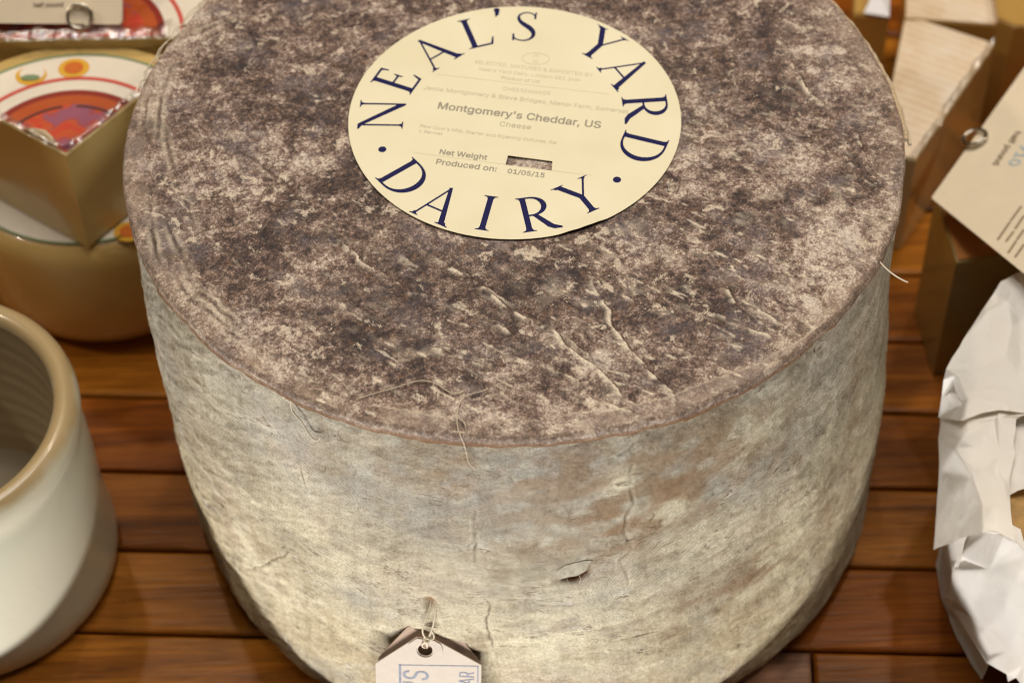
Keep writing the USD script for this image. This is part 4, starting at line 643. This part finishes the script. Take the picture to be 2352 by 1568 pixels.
block('amber cheese piece in the top right corner beside the pale wedges', [(2292, 42), (2330, 60), (2420, 60), (2440, -80), (2272, -90)], 0, ZC+.007, amber, amber)
crust = plain('orange_crust', (.50, .20, .05), .45, .3, 45, coat_weight=.5, coat_roughness=.12)
olive = plain('olive_rind', (.30, .19, .05), .4, .15, 30, coat_weight=.5, coat_roughness=.12)
block('orange-crusted olive cheese block standing under the tilted price card', [(.2025, .026), (.199, .068), (.262, .088), (.268, .036)], 0, .083, crust, olive, .002, 'cheese_block', True)
bb, bp = block('brown cheese piece with a scrap of white paper, behind the cheddar at top right', [(1960, 32), (2043, 40), (2043, -60), (1960, -60)], 0, .06, amber, amber, .002, 'cheese_block')
V = [np.r_[P(x, y, .0612)[:2], .0612+dz] for x, y, dz in ((1984, 30, 0), (2043, 39, 0), (2042, -10, .004), (2010, -6, .008))]; V = np.array(V); V = np.vstack([V, V-[0, 0, .0007]])
part(bb, 'paper_scrap', trimesh.convex.convex_hull(V), plain('white_scrap', (.75, .72, .74), .4), 30)

# ---------------------------------------------------------------- paper-wrapped cheese, front right
pap = mat('white_wrapping_paper', {'g': ('geometry', {}), 'n': ('noise_texture', dict(scale=30, detail=6, roughness=.6)), 'r': ('rgb_ramp', dict(ramp=[(.3, (.82, .78, .725)), (.7, (.87, .85, .82))])), 'b': ('bump', dict(strength=.2, distance=.002)), 'd': ('principled_bsdf', dict(roughness=.45, specular_ior_level=.45)), 'tr': ('translucent_bsdf', dict(color=(.75, .62, .45))), 'm': ('mix_closure', dict(fac=.18))},
    [('g.position', 'n.vector'), ('n.fac', 'r.fac'), ('r.color', 'd.base_color'), ('n.fac', 'b.height'), ('b.normal', 'd.normal'), ('d.BSDF', 'm.closure1'), ('tr.BSDF', 'm.closure2')], 'm.closure')
rc_ = np.array([.302, -.098])
wp = thing('wrapped_cheese', 'cheese wheel wrapped in crumpled white paper at the right edge', 'cheese')
V, F = lathe([(0, 0), (.098, 0), (.1015, .003), (.1025, .02), (.1085, .055), (.1155, .080), (.113, .092), (.104, .098), (0, .099)], 120); V[:, :2] += rc_
part(wp, 'rind', (V, F), plain('ochre_rind', (.36, .20, .05), .6, .4, 120), 40)
def paper_shell(seed, prof, cov, fold, rag, hem=None, ncol=300, drape=None):
    """prof: rows (r, z) from hem to top; cov: angles; fold: depth of the folds; hem: extra height of the lower edge by angle"""
    prof = spline(np.c_[np.array(prof, float), np.zeros(len(prof))], 10)[:, :2]; t = np.linspace(*np.radians(cov), ncol); m = len(prof); TT, KK = np.meshgrid(t, np.arange(m), indexing='ij')
    k = KK/(m-1); lift = np.zeros(ncol) if hem is None else np.interp(np.degrees(t), *zip(*hem)); lift = lift+rag*(meshkit.fbm(np.stack([t*16, 0*t, 0*t], -1), 4, seed+7)-.5)
    zt = prof[:, 1].max(); z = prof[KK, 1]; z = z+lift[:, None]*(1-k)**2; r = prof[KK, 0].copy()
    q = np.stack([np.cos(TT)*3.2, np.sin(TT)*3.2, z*12], -1)+seed; a = meshkit.fbm(q, 2, seed)-.5
    def crease(ka, kz, sd, p): b = meshkit.noise(np.stack([TT*ka+z*kz, z*9+sd, 0*z], -1), seed+sd); return (1-np.abs(2*b-1))**p
    env = np.clip(r/.06, 0, 1)
    r = r+fold*(1.6*a+.75*crease(2.2, 26, 1, 9)-.6*crease(2.6, -30, 2, 9))*env
    if drape: r = r+sum(A*np.exp(-((np.degrees(TT)-c+sl*z*1000)/w)**2)*np.clip(1-k*1.2, 0, 1) for c, w, A, sl in drape)
    z = z+fold*.5*crease(3, 40, 4, 8)*(r < .108)*(k > .5)+.0012*np.sin(TT*7+seed)*(k > .5)
    V = np.stack([rc_[0]+r*np.cos(TT), rc_[1]+r*np.sin(TT), np.maximum(z, .0006)], -1).reshape(-1, 3); return V, grid_faces(ncol, m, False)
def on_w(x, y, o=0., rad=.1235, zt=.1045):      # the point of the wrapped wheel's outside seen there
    d = ray(x, y); c = EYE[:2]-rc_; A = d[:2]@d[:2]; B = c@d[:2]; C = c@c-rad*rad; p = EYE+d*((-B-math.sqrt(max(B*B-A*C, 0)))/A)
    if p[2] > zt: p = EYE+d*((zt-EYE[2])/d[2])
    n = np.r_[p[:2]-rc_, 0]; n /= np.linalg.norm(n)
    return p+o*.001*(n if p[2] < zt-.012 else .5*n+np.array([0, 0, .9]))
def facets(name, label, P2, holes, seed, rad=.1235):
    from scipy.spatial import Delaunay
    P2 = np.array(P2, float); T = Delaunay(P2[:, :2]).simplices; keep = []
    rim_ = Polygon(holes) if holes else None
    for t in T:
        if rim_ is None or rim_.contains(Point(*P2[t][:, :2].mean(0))): keep.append(t)
    V = np.array([on_w(p[0], p[1], p[2]*.75, rad=rad) for p in P2]); m = trimesh.Trimesh(V, np.array(keep), process=False)
    for _ in range(4): m = m.subdivide()
    m.merge_vertices(); m = trimesh.Trimesh(m.vertices, m.faces, process=False); v = np.array(m.vertices); E = np.vstack([m.edges_unique, m.edges_unique[:, ::-1]]); bd = np.unique(m.edges[trimesh.grouping.group_rows(m.edges_sorted, require_count=1)]); v0 = v.copy()
    for _ in range(7):
        a = np.zeros_like(v); c = np.zeros(len(v)); np.add.at(a, E[:, 0], v[E[:, 1]]); np.add.at(c, E[:, 0], 1); v = .5*v+.5*a/np.maximum(c, 1)[:, None]; v[bd] = v0[bd]
    n = np.c_[v[:, :2]-rc_, .3+0*v[:, 0]]; n /= np.linalg.norm(n, axis=1, keepdims=True)
    v = v+n*(.0009*(meshkit.fbm(v*60+seed, 3, seed)-.5)+.0004*(1-np.abs(2*meshkit.noise(v*110+seed, seed+2)-1))**5)[:, None]; v[:, 2] = np.maximum(v[:, 2], .0006)
    return part(wp, name, trimesh.Trimesh(v, m.faces, process=False), pap, 50, label)
Z3 = lambda L: [(2116.8+.3*a, 611.5+.3*b, *r) for a, b, *r in L]
Z4 = lambda L: [(2069.8+.34*a, 1034.9+.34*b, *r) for a, b, *r in L]
th_end = [math.degrees(math.atan2(*(on_w(x, y)[:2]-rc_)[::-1])) % 360 for x, y in ((2325, 1130), (2330, 1240))]
U1 = [(2333, 630, 0), (2300, 650, 1), (2279, 686, 0), (2246, 737, 1), (2216, 776, 0), (2192, 815, 0), (2175, 848, 1), (2169, 875, 1), (2163, 911, 0), (2160, 960, 1), (2420, 600, 1), (2520, 640, 3), (2560, 800, 2), (2430, 740, 5), (2500, 950, 4)]
U1 += Z3([(500, 430, 5), (680, 330, 6), (690, 470, 1), (784, 500, 5), (640, 690, 0), (400, 810, 1), (295, 880, 5), (640, 860, 5), (784, 900, 5), (365, 1050, 4), (540, 1020, 5), (330, 1215, 4), (480, 1165, 5), (620, 1142, 5), (784, 1160, 5), (900, 1150, 4), (720, 230, 5), (600, 260, 1)])
facets('paper_wrap', 'upper sheet of white paper folded over the shoulder', U1, [(2150, 985), (2150, 900), (2225, 740), (2330, 615), (2600, 590), (2600, 1000), (2352, 962), (2303, 956), (2222, 975), (2214, 978)], 3)
U2 = [(2163, 911, -1), (2160, 960, 0), (2159, 1001, 1), (2157, 1082, 0), (2156, 1160, 1), (2156, 1262, 3), (2180, 900, -1), (2225, 950, -1), (2300, 935, -1), (2390, 930, -1), (2400, 1000, -1)]
U2 += Z3([(320, 1345, 4), (430, 1400, 1), (500, 1568, 4), (560, 1190, 2), (610, 1185, 5), (740, 1195, 3), (600, 1450, 1), (720, 1370, 4), (250, 1400, 0), (740, 1280, 4)])
U2 += Z4([(490, 200, 4), (400, 560, 3), (640, 150, 1), (640, 400, 3), (640, 560, 2), (300, 645, 3), (400, 608, 4), (450, 575, 3), (560, 564, 3), (690, 574, 2), (765, 612, 1), (780, 20, 2), (740, 200, 2), (747, 400, 2), (330, 300, 0), (560, 380, 4), (520, 150, 5), (260, 480, 2), (690, 250, 0)])
facets('paper_band', 'middle sheet of creased white paper with a torn right edge', U2, Z4([(230, -400), (310, -400), (930, -420), (790, 10), (742, 200), (750, 400), (772, 615), (690, 577), (560, 567), (450, 578), (400, 611), (300, 648), (250, 672), (235, 600)]), 9)
part(wp, 'paper_lining', paper_shell(9, [(.1175, .034), (.1185, .05), (.1190, .070), (.1175, .086), (.110, .097), (.08, .1005), (.03, .101)], (40, th_end[0]-1), .0012, .002), pap, True, label='inner layer of paper against the rind')
L1 = Z4([(300, 640, -1), (345, 830, -1), (400, 660, 3), (425, 700, 3), (330, 950, 1), (296, 985, 1), (385, 1000, 3), (400, 800, 5), (420, 600, -1), (430, 740, 0), (310, 1030, 0), (350, 1050, 1), (420, 1170, 0), (500, 1290, 1), (570, 1380, 0), (592, 1420, 2), (720, 1500, 1), (740, 1545, 2), (775, 1530, 0), (840, 1580, 2), (950, 1640, 0),
         (490, 1000, -1), (640, 1130, -1), (760, 1250, -1), (560, 565, -1), (690, 575, -1), (780, 620, -1), (850, 700, -1), (600, 800, 0), (760, 900, 0), (860, 1000, 0), (560, 1200, -1), (700, 1360, -1), (830, 1440, 0), (930, 1200, 0), (960, 800, -1), (470, 1120, -1), (650, 560, -1), (410, 470, -2), (560, 460, -2), (700, 470, -2), (800, 520, -2)])
facets('paper_skirt', 'lower sheet of white paper with torn hem on the table', L1, Z4([(295, 630), (340, 835), (325, 940), (290, 985), (305, 1030), (345, 1052), (415, 1172), (495, 1292), (566, 1384), (588, 1424), (716, 1504), (738, 1549), (777, 1534), (838, 1585), (960, 1650), (970, 800), (860, 690), (805, 515), (700, 465), (560, 455), (405, 465), (395, 600)]), 14, .1165)
part(wp, 'paper_skirt', paper_shell(14, [(.1140, .0008), (.1130, .006), (.1120, .016), (.1120, .03), (.113, .042)], (60, 205), .0015, .002), pap, True, label='lower sheet of paper round the back')
